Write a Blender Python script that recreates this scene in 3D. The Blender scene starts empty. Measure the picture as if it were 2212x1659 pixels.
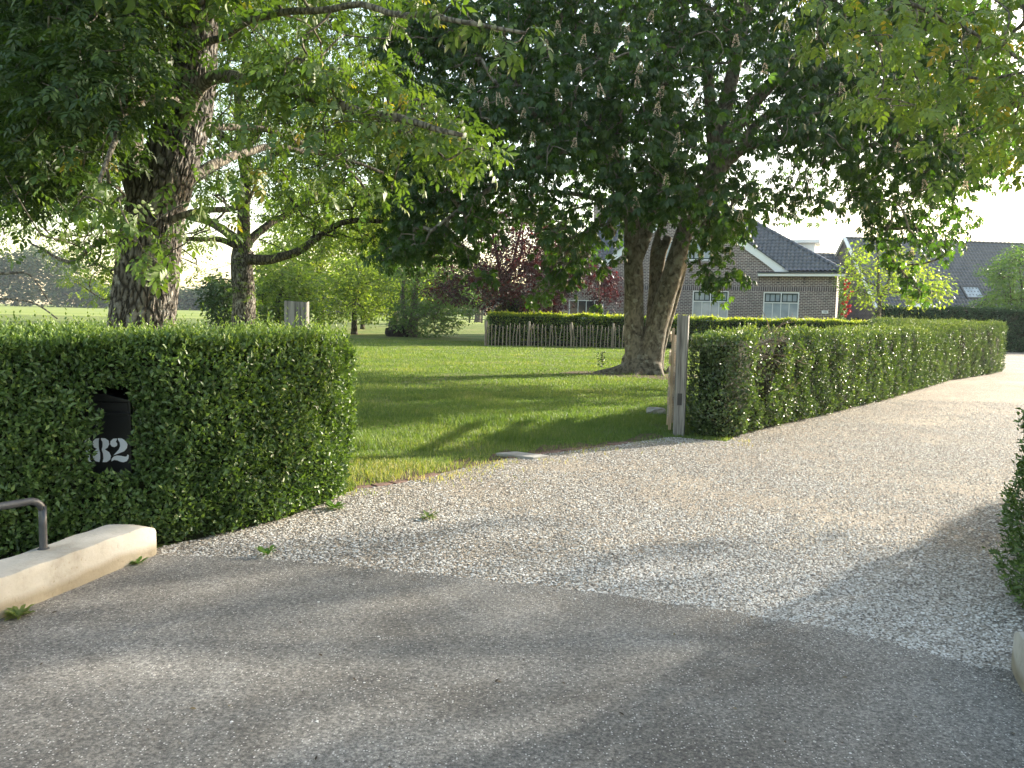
import bpy, math, random
import numpy as np
from mathutils import Vector, Matrix
rng = np.random.default_rng(7); random.seed(7)
R = math.radians
SC = bpy.context.scene
COL = SC.collection
# ------------------------------------------------------------------ camera, sky, sun
FPX = 1789.0; EYE = 1.6; PITCH = R(4.87); ROLL = R(1.3)
cam = bpy.data.objects.new('camera', bpy.data.cameras.new('camera')); COL.objects.link(cam)
cam.data.sensor_width = 36; cam.data.lens = 36*FPX/2212; cam.data.clip_end = 4000; cam.data.clip_start = 0.05
MC = Matrix.Rotation(math.pi/2-PITCH, 4, 'X') @ Matrix.Rotation(ROLL, 4, 'Z')
cam.matrix_world = Matrix.Translation((0, 0, EYE)) @ MC
SC.camera = cam
SUN_AZ = R(57); SUN_EL = R(19)
w = bpy.data.worlds.new('World'); SC.world = w; w.use_nodes = True
nt = w.node_tree; bg = nt.nodes['Background']
sky = nt.nodes.new('ShaderNodeTexSky'); sky.sky_type = 'NISHITA'; sky.sun_disc = False
sky.sun_elevation = SUN_EL; sky.sun_rotation = SUN_AZ; sky.air_density = 1.0; sky.dust_density = 1.2; sky.ozone_density = 1.0
sky.ozone_density = .3
wm = nt.nodes.new('ShaderNodeMix'); wm.data_type = 'RGBA'; wm.blend_type = 'MULTIPLY'; wm.inputs[0].default_value = 1; wm.inputs[7].default_value = (1.12, 1.0, .84, 1)
nt.links.new(sky.outputs[0], wm.inputs[6]); nt.links.new(wm.outputs[2], bg.inputs[0]); bg.inputs[1].default_value = 0.15
sl = bpy.data.lights.new('sun', 'SUN'); sl.energy = 3.8; sl.angle = R(0.9); sl.color = (1.0, 0.92, 0.78)
so = bpy.data.objects.new('sun', sl); COL.objects.link(so)
sd = Vector((math.sin(SUN_AZ)*math.cos(SUN_EL), math.cos(SUN_AZ)*math.cos(SUN_EL), math.sin(SUN_EL)))
so.rotation_euler = (-sd).to_track_quat('-Z', 'Y').to_euler(); so.location = (40, 20, 30)
SC.view_settings.view_transform = 'Standard'; SC.view_settings.look = 'None'
SC.view_settings.exposure = 2.02; SC.view_settings.gamma = 1.0; SC.view_settings.use_curve_mapping = False

# ------------------------------------------------------------------ geometry helpers
MCN = np.array(MC.to_3x3())
def ray(x, y): return MCN @ np.array([(x-1106)/FPX, -(y-829.5)/FPX, -1.0])
def G(x, y, z=0.0):
    d = ray(x, y); t = (z-EYE)/d[2]; return d*t + np.array([0, 0, EYE])
def A(x, y, Y):
    d = ray(x, y); return d*(Y/d[1]) + np.array([0, 0, EYE])
def proj(P):
    q = (np.asarray(P, float)-[0, 0, EYE]) @ MCN
    return 1106-q[..., 0]/q[..., 2]*FPX, 829.5+q[..., 1]/q[..., 2]*FPX
def inpoly(x, y, poly):
    x = np.asarray(x, float); y = np.asarray(y, float); c = np.zeros(x.shape, bool); n = len(poly)
    for i in range(n):
        x1, y1 = poly[i][:2]; x2, y2 = poly[(i+1) % n][:2]
        if y1 == y2: continue
        c ^= ((y1 > y) != (y2 > y)) & (x < (x2-x1)*(y-y1)/(y2-y1)+x1)
    return c
def noise3(p, s=1.0, seed=0):
    p = np.asarray(p, float)*s; r = np.random.default_rng(seed+99); out = 0
    for k in range(5):
        f = r.normal(size=3)*(1.0+0.45*k); ph = r.uniform(0, 6.28, 2); f2 = r.normal(size=3)*(1.0+0.45*k)
        out = out + np.sin(p@f+ph[0]+1.3*np.sin(p@f2+ph[1]))/(1+0.3*k)
    return out/2.6
def tag(o, label=None, cat=None, group=None, kind=None):
    if label: o['label'] = label
    if cat: o['category'] = cat
    if group: o['group'] = group
    if kind: o['kind'] = kind
    return o
def empty(name, loc=(0, 0, 0), rz=0.0):
    o = bpy.data.objects.new(name, None); COL.objects.link(o); o.location = loc; o.rotation_euler = (0, 0, rz)
    o.empty_display_size = 0.2
    return o
def link(name, me, mat=None, parent=None, inv=False):
    o = bpy.data.objects.new(name, me); COL.objects.link(o)
    if mat is not None: me.materials.append(mat)
    if parent is not None:
        o.parent = parent
        if inv: o.matrix_parent_inverse = (Matrix.Translation(parent.location) @ parent.rotation_euler.to_matrix().to_4x4()).inverted()
    return o
def tri_mesh(name, V, T, mat, parent=None, tint=None, smooth=False, inv=True):
    V = np.ascontiguousarray(V, np.float32); T = np.ascontiguousarray(T, np.int32)
    me = bpy.data.meshes.new(name); k = T.shape[1]
    me.vertices.add(len(V)); me.vertices.foreach_set('co', V.ravel())
    me.loops.add(T.size); me.loops.foreach_set('vertex_index', T.ravel())
    me.polygons.add(len(T)); me.polygons.foreach_set('loop_start', np.arange(0, T.size, k, dtype=np.int32))
    if tint is not None:
        a = me.attributes.new('tint', 'FLOAT', 'FACE'); a.data.foreach_set('value', np.ascontiguousarray(tint, np.float32))
    me.update(calc_edges=True)
    if smooth: me.polygons.foreach_set('use_smooth', np.ones(len(T), bool))
    return link(name, me, mat, parent, inv)
class MB:
    def __init__(s): s.v = []; s.f = []
    def add(s, vs, fs):
        b = len(s.v); s.v += [tuple(map(float, v)) for v in vs]; s.f += [tuple(i+b for i in f) for f in fs]; return s
    def box(s, x0, x1, y0, y1, z0, z1):
        return s.add([(x0,y0,z0),(x1,y0,z0),(x1,y1,z0),(x0,y1,z0),(x0,y0,z1),(x1,y0,z1),(x1,y1,z1),(x0,y1,z1)],
                     [(0,3,2,1),(4,5,6,7),(0,1,5,4),(1,2,6,5),(2,3,7,6),(3,0,4,7)])
    def prism(s, poly, a, b, axis='z'):
        n = len(poly)
        def m(p, t): return (p[0], p[1], t) if axis == 'z' else (p[0], t, p[1])
        vs = [m(p, a) for p in poly]+[m(p, b) for p in poly]
        fs = [tuple(range(n))[::-1], tuple(range(n, 2*n))]+[(i, (i+1) % n, n+(i+1) % n, n+i) for i in range(n)]
        return s.add(vs, fs)
    def bar(s, p, q, w_, h_, up=(0, 0, 1)):
        p = Vector(p); q = Vector(q); d = (q-p).normalized(); x = d.cross(Vector(up)).normalized()*w_/2; z = x.cross(d).normalized()*h_/2
        vs = [p-x-z, p+x-z, p+x+z, p-x+z, q-x-z, q+x-z, q+x+z, q-x+z]
        return s.add(vs, [(0,3,2,1),(4,5,6,7),(0,1,5,4),(1,2,6,5),(2,3,7,6),(3,0,4,7)])
    def tube(s, P, rad, k=8):
        V, F = tube(np.array(P, float), rad, k); return s.add(V, [tuple(f) for f in F])
    def build(s, name, mat, parent=None, smooth=False, bevel=0):
        me = bpy.data.meshes.new(name); me.from_pydata(s.v, [], s.f); me.update()
        import bmesh
        bm = bmesh.new(); bm.from_mesh(me); bmesh.ops.recalc_face_normals(bm, faces=bm.faces); bm.to_mesh(me); bm.free()
        if smooth: me.polygons.foreach_set('use_smooth', [True]*len(me.polygons))
        o = link(name, me, mat, parent)
        if bevel:
            m_ = o.modifiers.new('bevel', 'BEVEL'); m_.width = bevel; m_.segments = 2; m_.limit_method = 'ANGLE'
        return o
def catmull(P, n):
    P = np.asarray(P, float)
    if len(P) < 3: return P[0]+(P[-1]-P[0])*np.linspace(0, 1, n)[:, None]
    Q = np.vstack([2*P[0]-P[1], P, 2*P[-1]-P[-2]]); m = len(P)-1; t = np.linspace(0, m, n)
    i = np.minimum(t.astype(int), m-1); u = (t-i)[:, None]
    a, b, c, d = Q[i], Q[i+1], Q[i+2], Q[i+3]
    return 0.5*(2*b+(c-a)*u+(2*a-5*b+4*c-d)*u**2+(3*b-a-3*c+d)*u**3)
def tube(P, rad, k=6, bump=None, capb=False):
    n = len(P); rad = np.broadcast_to(np.asarray(rad, float), (n,))
    d = np.gradient(P, axis=0); d /= np.linalg.norm(d, axis=1)[:, None]+1e-9
    ref = np.array([0., 1., 0.]) if abs(d[:, 1]).mean() < .8 else np.array([1., 0., 0.])
    x = np.cross(d, ref); x /= np.linalg.norm(x, axis=1)[:, None]+1e-9; y = np.cross(d, x)
    a = np.linspace(0, 2*math.pi, k, endpoint=False)
    rr = rad[:, None]*np.ones(k)
    if bump is not None: rr = rr*bump(P, a)
    V = P[:, None, :]+rr[:, :, None]*(np.cos(a)[None, :, None]*x[:, None, :]+np.sin(a)[None, :, None]*y[:, None, :])
    V = np.vstack([V.reshape(-1, 3), P[-1:]+d[-1:]*rad[-1]*.5])
    i = np.arange(n-1)[:, None]*k; j = np.arange(k)[None, :]; j2 = (j+1) % k
    F = np.stack([i+j, i+j2, i+k+j2, i+k+j], -1).reshape(-1, 4)
    cap = np.array([[(n-1)*k+q, (n-1)*k+(q+1) % k, n*k, n*k] for q in range(k)])
    if capb:
        V = np.vstack([V, P[:1]]); cb_ = np.array([[(q+1) % k, q, n*k+1, n*k+1] for q in range(k)]); cap = np.vstack([cap, cb_])
    return V, np.vstack([F, cap])
def tubes_mesh(name, tubes, mat, parent, smooth=True):
    Vs = []; Fs = []; b = 0
    for V, F in tubes: Vs.append(V); Fs.append(F+b); b += len(V)
    V = np.vstack(Vs); F = np.vstack(Fs)
    T = np.vstack([F[:, [0, 1, 2]], F[:, [0, 2, 3]]]); T = T[(T[:, 0] != T[:, 1]) & (T[:, 1] != T[:, 2]) & (T[:, 0] != T[:, 2])]
    return tri_mesh(name, V, T, mat, parent, smooth=smooth)
def frames(d, up):
    d = d/(np.linalg.norm(d, axis=1)[:, None]+1e-9); x = np.cross(d, up); x /= np.linalg.norm(x, axis=1)[:, None]+1e-9
    z = np.cross(x, d); return np.stack([x, d, z], -1)
def scatter(tmpl, pos, rot, scale, tint=None):
    tv, tt = tmpl; N = len(pos)
    V = np.einsum('nij,vj->nvi', rot, tv)*np.asarray(scale)[:, None, None]+pos[:, None, :]
    T = tt[None]+(np.arange(N)*len(tv))[:, None, None]
    ti = None if tint is None else np.repeat(tint, len(tt))
    return V.reshape(-1, 3), T.reshape(-1, 3), ti
def leaf_small(L=1.0, W=.5, fold=.12):
    v = np.array([[0,0,0],[W/2,.45*L,fold*W],[0,.5*L,-fold*W],[0,L,-.12*L],[-W/2,.45*L,fold*W]])
    return v, np.array([[0,1,2],[1,3,2],[0,2,4],[2,3,4]])
def leaf_fine(L=1.0, W=.4, a=.3, b=.68, droop=.2, wb=.85):
    zf = .06*W
    v = np.array([[0,0,0],[0,a*L,-.02*L],[0,b*L,-droop*.35*L],[0,L,-droop*L],
                  [W/2*wb,a*L,zf],[W/2,b*L,-droop*.3*L+zf],[-W/2*wb,a*L,zf],[-W/2,b*L,-droop*.3*L+zf]])
    return v, np.array([[0,4,1],[1,4,5],[1,5,2],[2,5,3],[0,1,6],[1,7,6],[1,2,7],[2,3,7]])
def combine(parts):
    V = []; T = []; b = 0
    for v, t in parts: V.append(v); T.append(t+b); b += len(v)
    return np.vstack(V), np.vstack(T)
def xf(t, ang=0, off=(0, 0, 0), s=1.0, pitch=0):
    v, f = t; c, s_ = math.cos(pitch), math.sin(pitch); v = v@np.array([[1,0,0],[0,c,s_],[0,-s_,c]])
    c, s_ = math.cos(ang), math.sin(ang); v = v@np.array([[c,s_,0],[-s_,c,0],[0,0,1]])*s
    return v+np.array(off), f
def palmate(fine=True):      # horse chestnut leaf, unit = longest leaflet
    ps = []
    for a, s in ((0, 1), (.75, .92), (-.75, .92), (1.5, .72), (-1.5, .72), (2.3, .5), (-2.3, .5)):
        l = leaf_fine(1, .42, .38, .74, .35, .62) if fine else leaf_small(1, .42)
        ps.append(xf(l, a, (0, 0, 0), s, -.45))
    return combine(ps)
def pinnate(fine=True, n=3):  # walnut leaf: pairs of leaflets along a rachis and one at the end
    ps = []; l = leaf_fine(1, .42, .35, .66, .25, .95) if fine else leaf_small(1, .42)
    for i in range(n):
        y = .25+.5*i
        for sgn in (-1, 1): ps.append(xf(l, sgn*1.05, (0, y, -.05*y), .7+.1*i, -.2))
    ps.append(xf(l, 0, (0, .25+.5*n-.25, -.1), 1.0, -.3))
    st = (np.array([[-.012,0,0],[.012,0,0],[0,.25+.5*n-.2,-.08]]), np.array([[0,1,2]]))
    return combine(ps+[st])
def rand_dirs(n, down=0.0, spread=1.0):
    a = rng.uniform(0, 2*math.pi, n); z = rng.normal(-down, .35*spread, n); return np.stack([np.cos(a), np.sin(a), z], 1)

# ------------------------------------------------------------------ materials
def newmat(name):
    m = bpy.data.materials.new(name); m.use_nodes = True; t = m.node_tree; return m, t, t.nodes['Principled BSDF']
def N(t, typ, **kw):
    n = t.nodes.new(typ)
    for k, v in kw.items():
        if k in n.inputs: n.inputs[k].default_value = v
        else: setattr(n, k, v)
    return n
def ramp(t, fac, stops):
    r = t.nodes.new('ShaderNodeValToRGB'); e = r.color_ramp.elements
    while len(e) < len(stops): e.new(.5)
    for i, (p, c) in enumerate(stops): e[i].position = p; e[i].color = (*c, 1)
    if fac is not None: t.links.new(fac, r.inputs[0])
    return r
def obj_coord(t, scale=(1, 1, 1), rot=(0, 0, 0)):
    c = t.nodes.new('ShaderNodeTexCoord'); m = t.nodes.new('ShaderNodeMapping'); m.inputs['Scale'].default_value = scale; m.inputs['Rotation'].default_value = rot
    t.links.new(c.outputs['Object'], m.inputs[0]); return m.outputs[0]
def mixc(t, fac, a, b, mode='MIX'):
    m = t.nodes.new('ShaderNodeMix'); m.data_type = 'RGBA'; m.blend_type = mode
    for sock, v in ((m.inputs[0], fac), (m.inputs[6], a), (m.inputs[7], b)):
        if hasattr(v, 'links') or isinstance(v, bpy.types.NodeSocket): t.links.new(v, sock)
        else: sock.default_value = v if isinstance(v, (int, float)) else (*v, 1)
    return m.outputs[2]
def bump(t, b, height, strength=.3, dist=.02):
    n = t.nodes.new('ShaderNodeBump'); n.inputs['Strength'].default_value = strength; n.inputs['Distance'].default_value = dist
    t.links.new(height, n.inputs['Height']); t.links.new(n.outputs[0], b.inputs['Normal']); return n
def leaf_mat(name, stops, rough=.45, trans=.35, tcol=1.6, spec=.5):
    m, t, b = newmat(name); a = N(t, 'ShaderNodeAttribute', attribute_name='tint'); r = ramp(t, a.outputs['Fac'], stops)
    t.links.new(r.outputs[0], b.inputs['Base Color']); b.inputs['Roughness'].default_value = rough; b.inputs['Specular IOR Level'].default_value = spec
    tr = t.nodes.new('ShaderNodeBsdfTranslucent')
    br = mixc(t, 1.0, r.outputs[0], (tcol*1.15, tcol*1.25, tcol*.35), 'MULTIPLY'); t.links.new(br, tr.inputs[0])
    mx = t.nodes.new('ShaderNodeMixShader'); mx.inputs[0].default_value = trans
    t.links.new(b.outputs[0], mx.inputs[1]); t.links.new(tr.outputs[0], mx.inputs[2]); t.links.new(mx.outputs[0], t.nodes['Material Output'].inputs[0])
    return m
def plain(name, col, rough=.6, spec=.4, var=.15, scale=6, metal=0, bmp=0.0):
    m, t, b = newmat(name); n = N(t, 'ShaderNodeTexNoise', Scale=scale, Detail=6.0); t.links.new(obj_coord(t), n.inputs[0])
    lo = tuple(c*(1-var) for c in col); hi = tuple(min(1, c*(1+var)) for c in col)
    r = ramp(t, n.outputs[0], [(.3, lo), (.7, hi)]); t.links.new(r.outputs[0], b.inputs['Base Color'])
    b.inputs['Roughness'].default_value = rough; b.inputs['Specular IOR Level'].default_value = spec; b.inputs['Metallic'].default_value = metal
    if bmp: bump(t, b, n.outputs[0], bmp, .01)
    return m
def bark_mat(name, dark, light, sx=9, sz=1.6, strength=.8, lich=None, smooth_=False):
    m, t, b = newmat(name); v = obj_coord(t, (sx, sx, sz))
    n1 = N(t, 'ShaderNodeTexNoise', Scale=1.0, Detail=8.0, Roughness=.6, Distortion=.6); t.links.new(v, n1.inputs[0])
    vo = N(t, 'ShaderNodeTexVoronoi', Scale=1.3, feature='DISTANCE_TO_EDGE'); t.links.new(v, vo.inputs[0])
    mul = N(t, 'ShaderNodeMath', operation='MULTIPLY'); t.links.new(n1.outputs[0], mul.inputs[0]); 
    mr = N(t, 'ShaderNodeMapRange'); mr.inputs[2].default_value = .25; t.links.new(vo.outputs[0], mr.inputs[0]); t.links.new(mr.outputs[0], mul.inputs[1])
    r = ramp(t, mul.outputs[0], [(.08, dark), (.42, light)]); col = r.outputs[0]
    if smooth_:
        r = ramp(t, n1.outputs[0], [(.36, dark), (.6, light)]); col = r.outputs[0]
    if lich:
        n2 = N(t, 'ShaderNodeTexNoise', Scale=7.0, Detail=5.0); t.links.new(obj_coord(t), n2.inputs[0]); r2 = ramp(t, n2.outputs[0], [(.56, (0,0,0)), (.66, (1,1,1))])
        col = mixc(t, r2.outputs[0], col, lich)
    t.links.new(col, b.inputs['Base Color']); b.inputs['Roughness'].default_value = .9; b.inputs['Specular IOR Level'].default_value = .2
    bump(t, b, n1.outputs[0] if smooth_ else mul.outputs[0], .3 if smooth_ else strength, .04); return m

M = {}
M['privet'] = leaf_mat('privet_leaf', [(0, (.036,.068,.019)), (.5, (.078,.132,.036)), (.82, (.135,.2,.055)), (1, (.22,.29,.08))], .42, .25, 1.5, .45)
M['privet_lit'] = leaf_mat('privet_leaf_glossy', [(0, (.03,.055,.018)), (.5, (.06,.102,.03)), (.82, (.115,.165,.04)), (1, (.21,.25,.06))], .40, .2, 1.6, .9)
M['beech'] = leaf_mat('hedge_leaf_yellow', [(0, (.035,.075,.015)), (.45, (.07,.13,.02)), (.7, (.2,.26,.03)), (1, (.4,.38,.045))], .45, .4, 1.8)
M['taxus'] = leaf_mat('yew_leaf', [(0, (.012,.04,.014)), (1, (.04,.09,.03))], .6, .15, 1.3)
M['chestnut'] = leaf_mat('chestnut_leaf', [(0, (.015,.036,.009)), (.6, (.03,.064,.013)), (1, (.065,.12,.02))], .42, .42, 2.3, .45)
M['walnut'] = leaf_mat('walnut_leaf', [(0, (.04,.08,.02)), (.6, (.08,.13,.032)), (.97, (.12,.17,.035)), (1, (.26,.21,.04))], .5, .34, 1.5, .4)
M['walnut_dark'] = leaf_mat('walnut_leaf_darkened', [(0, (.025,.05,.016)), (.6, (.045,.08,.022)), (1, (.075,.12,.03))], .5, .28, 1.4, .35)  # darkened copy of the walnut leaf
M['lime'] = leaf_mat('fresh_leaf', [(0, (.07,.115,.03)), (.55, (.16,.215,.05)), (1, (.32,.35,.09))], .5, .5, 1.7)
M['copper'] = leaf_mat('copper_leaf', [(0, (.025,.012,.014)), (.6, (.055,.018,.02)), (1, (.16,.045,.04))], .4, .25, 1.2)
M['copper'].node_tree  # translucency tinted below
for n_ in M['copper'].node_tree.nodes:
    if n_.bl_idname == 'ShaderNodeMix': n_.inputs[7].default_value = (2.2, .7, .6, 1)
M['far'] = leaf_mat('distant_leaf', [(0, (.03,.06,.025)), (1, (.07,.11,.04))], .7, .2, 1.2)
M['willow'] = leaf_mat('willow_leaf', [(0, (.06,.12,.04)), (.7, (.11,.18,.06)), (1, (.17,.24,.08))], .5, .35, 1.5)
M['grass'] = leaf_mat('grass_blade', [(0, (.065,.115,.03)), (.45, (.12,.175,.05)), (.75, (.19,.225,.075)), (1, (.34,.29,.18))], .55, .35, 1.5, .3)
M['weed'] = leaf_mat('weed_leaf', [(0, (.06,.13,.02)), (1, (.12,.22,.03))], .5, .3)
M['petal'] = leaf_mat('blossom_petal', [(0, (.45,.36,.26)), (.7, (.62,.55,.42)), (1, (.6,.38,.32))], .6, .3, .9)
for n_ in M['petal'].node_tree.nodes:
    if n_.bl_idname == 'ShaderNodeMix': n_.inputs[7].default_value = (1, .95, .85, 1)
M['rose'] = leaf_mat('rose_petal', [(0, (.5,.01,.02)), (1, (.7,.03,.03))], .5, .2, .9)
for n_ in M['rose'].node_tree.nodes:
    if n_.bl_idname == 'ShaderNodeMix': n_.inputs[7].default_value = (1, .7, .7, 1)
M['hedge_core'] = plain('hedge_core_dark', (.018,.022,.010), .9, .1, .5, 30)  # dark colour of the solid core added inside hedges and shrub
M['twig'] = plain('bare_twig', (.16,.12,.08), .85, .2, .35, 25)
M['bark_walnut'] = bark_mat('walnut_bark', (.035,.031,.026), (.165,.15,.13), 12, 4.0, 1.0, (.30,.29,.26))
M['bark_grey'] = bark_mat('walnut_branch_bark', (.07,.062,.05), (.2,.18,.14), 14, 5, .5)
M['bark_chest'] = bark_mat('chestnut_bark', (.05,.042,.032), (.20,.175,.135), 9, 5, .0, (.24,.23,.19), True)
M['bark_dark'] = bark_mat('dark_bark', (.03,.026,.02), (.11,.095,.07), 8, 2, .6)
M['white'] = plain('white_paint', (.8,.8,.78), .45, .4, .03, 3)
M['greenpaint'] = plain('dark_green_paint', (.01,.03,.028), .3, .5, .1, 3)
M['zinc'] = plain('dark_gutter', (.05,.055,.06), .4, .5, .1, 3)
M['iron'] = plain('black_iron', (.012,.012,.013), .5, .5, .2, 8)
M['boxblack'] = plain('black_powder_coat', (.010,.011,.013), .38, .5, .15, 12)
M['digit'] = plain('white_vinyl', (.78,.82,.88), .5, .3, .02, 4)
M['steel'] = plain('dark_grey_steel_tube', (.06,.062,.068), .45, .5, .25, 18, .3, .15)
M['blind'] = plain('white_blind', (.55,.6,.64), .5, .3, .06, 2)
M['stone'] = plain('grey_stone', (.3,.29,.27), .85, .3, .25, 9, 0, .4)
M['redbrick'] = plain('edging_brick', (.16,.10,.08), .85, .3, .35, 14, 0, .4)
M['root_dark'] = plain('dark_root', (.02,.016,.012), .9, .2, .3, 6)  # near-black colour of the lump set for the dark root hole
M['canvas'] = plain('white_canvas', (.75,.74,.7), .7, .3, .04, 3)
def concrete():
    m, t, b = newmat('painted_concrete'); v = obj_coord(t)
    n = N(t, 'ShaderNodeTexNoise', Scale=3.0, Detail=8.0, Roughness=.65); t.links.new(v, n.inputs[0])
    r = ramp(t, n.outputs[0], [(.3, (.26,.24,.20)), (.46, (.40,.38,.335)), (.75, (.52,.50,.46))])
    n2 = N(t, 'ShaderNodeTexNoise', Scale=45.0, Detail=5.0); t.links.new(v, n2.inputs[0]); r2 = ramp(t, n2.outputs[0], [(.27, (.75,.7,.62)), (.36, (1,1,1))])
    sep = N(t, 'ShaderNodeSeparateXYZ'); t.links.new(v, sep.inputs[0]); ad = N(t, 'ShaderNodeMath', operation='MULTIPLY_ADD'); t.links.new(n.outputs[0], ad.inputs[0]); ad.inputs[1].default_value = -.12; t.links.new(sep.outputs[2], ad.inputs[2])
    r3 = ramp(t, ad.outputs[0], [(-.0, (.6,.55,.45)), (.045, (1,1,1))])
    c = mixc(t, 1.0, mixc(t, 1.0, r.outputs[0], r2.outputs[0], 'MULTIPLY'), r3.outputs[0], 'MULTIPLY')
    t.links.new(c, b.inputs['Base Color']); b.inputs['Roughness'].default_value = .8; bump(t, b, n2.outputs[0], .25, .01); return m
M['concrete'] = concrete(); M['soil'] = plain('bare_soil', (.11,.085,.055), .95, .1, .4, 5, 0, .6)
def wood(name, lo, hi, sz=.6):
    m, t, b = newmat(name); n = N(t, 'ShaderNodeTexNoise', Scale=1.0, Detail=8.0, Distortion=.4); t.links.new(obj_coord(t, (45, 45, sz*3)), n.inputs[0])
    r = ramp(t, n.outputs[0], [(.3, lo), (.65, hi)]); t.links.new(r.outputs[0], b.inputs['Base Color']); b.inputs['Roughness'].default_value = .85
    bump(t, b, n.outputs[0], .6, .01); return m
M['oldwood'] = wood('weathered_wood', (.055,.052,.047), (.24,.23,.21))
M['gatewood'] = wood('pale_gate_wood', (.28,.2,.12), (.5,.4,.28))
M['picket'] = wood('chestnut_paling', (.11,.095,.07), (.29,.255,.2))
def bricks(name, c1, c2, mortar, bw=.22, rh=.1, ms=.018, swap=False):
    m, t, b = newmat(name); co = t.nodes.new('ShaderNodeTexCoord'); sp = N(t, 'ShaderNodeSeparateXYZ'); t.links.new(co.outputs['Object'], sp.inputs[0])
    ad = N(t, 'ShaderNodeMath', operation='ADD'); t.links.new(sp.outputs[0], ad.inputs[0]); t.links.new(sp.outputs[1], ad.inputs[1])
    cb = N(t, 'ShaderNodeCombineXYZ'); t.links.new(ad.outputs[0], cb.inputs[0]); t.links.new(sp.outputs[2], cb.inputs[1])
    br = N(t, 'ShaderNodeTexBrick'); br.inputs['Scale'].default_value = 1; br.inputs['Mortar Size'].default_value = ms; br.inputs['Brick Width'].default_value = bw; br.inputs['Row Height'].default_value = rh
    br.inputs['Color1'].default_value = (*c1, 1); br.inputs['Color2'].default_value = (*c2, 1); br.inputs['Mortar'].default_value = (*mortar, 1); br.inputs['Mortar Smooth'].default_value = .1
    if swap: br.offset = 0
    t.links.new(cb.outputs[0], br.inputs[0]); 
    n = N(t, 'ShaderNodeTexNoise', Scale=2.5, Detail=5.0); t.links.new(cb.outputs[0], n.inputs[0]); r = ramp(t, n.outputs[0], [(.3, (.75,.75,.75)), (.7, (1.15,1.12,1.1))])
    t.links.new(mixc(t, 1.0, br.outputs[0], r.outputs[0], 'MULTIPLY'), b.inputs['Base Color']); b.inputs['Roughness'].default_value = .85
    bump(t, b, br.outputs['Fac'], -.4, .01); return m
M['brick'] = bricks('brown_brick', (.155,.102,.09), (.10,.074,.072), (.46,.42,.38), .26, .1, .016)
M['brickdark'] = bricks('dark_barn_brick', (.115,.085,.082), (.085,.065,.065), (.24,.22,.21), .26, .1, .014)
M['soldier'] = bricks('soldier_brick', (.11,.08,.078), (.08,.06,.062), (.40,.37,.35), .13, 1.0, .02, True)
def tilemat():
    m, t, b = newmat('dark_glazed_pantile'); n = N(t, 'ShaderNodeTexNoise', Scale=3.0, Detail=5.0); t.links.new(obj_coord(t), n.inputs[0])
    r = ramp(t, n.outputs[0], [(.3, (.08,.086,.10)), (.7, (.135,.142,.16))]); t.links.new(r.outputs[0], b.inputs['Base Color']); b.inputs['Roughness'].default_value = .38; b.inputs['Specular IOR Level'].default_value = .55; return m
M['tile'] = tilemat()
def glassmat():
    m, t, b = newmat('window_glass'); b.inputs['Base Color'].default_value = (.35,.40,.44,1); b.inputs['Roughness'].default_value = .08; b.inputs['Specular IOR Level'].default_value = .6
    n = N(t, 'ShaderNodeTexNoise', Scale=1.6, Detail=3.0); t.links.new(obj_coord(t), n.inputs[0]); r = ramp(t, n.outputs[0], [(.35, (.28,.33,.36)), (.7, (.42,.47,.5))]); t.links.new(r.outputs[0], b.inputs['Base Color']); return m
M['glass'] = glassmat()
M['glassdark'] = plain('dark_window_glass', (.03,.035,.04), .06, .6, .3, 2)
# ground materials
def lawnmat():
    m, t, b = newmat('mown_lawn'); v = obj_coord(t)
    n = N(t, 'ShaderNodeTexNoise', Scale=.35, Detail=6.0, Roughness=.6); t.links.new(v, n.inputs[0])
    n2 = N(t, 'ShaderNodeTexNoise', Scale=9.0, Detail=8.0, Roughness=.75); t.links.new(v, n2.inputs[0])
    r = ramp(t, n.outputs[0], [(.3, (.105,.155,.045)), (.5, (.15,.195,.06)), (.7, (.24,.215,.12))]); r2 = ramp(t, n2.outputs[0], [(.3, (.55,.6,.5)), (.7, (1.25,1.2,1.1))])
    t.links.new(mixc(t, 1.0, r.outputs[0], r2.outputs[0], 'MULTIPLY'), b.inputs['Base Color']); b.inputs['Roughness'].default_value = .9; b.inputs['Specular IOR Level'].default_value = .1
    bump(t, b, n2.outputs[0], .9, .06); return m
M['lawn'] = lawnmat()
def fieldmat():
    m, t, b = newmat('young_cereal_field'); n = N(t, 'ShaderNodeTexNoise', Scale=1.0, Detail=6.0); t.links.new(obj_coord(t, (.01, .06, 1)), n.inputs[0])
    r = ramp(t, n.outputs[0], [(.3, (.17,.22,.06)), (.6, (.24,.28,.085)), (.8, (.2,.26,.07))]); t.links.new(r.outputs[0], b.inputs['Base Color']); b.inputs['Roughness'].default_value = .9; b.inputs['Specular IOR Level'].default_value = .05; return m
M['field'] = fieldmat()
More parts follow.
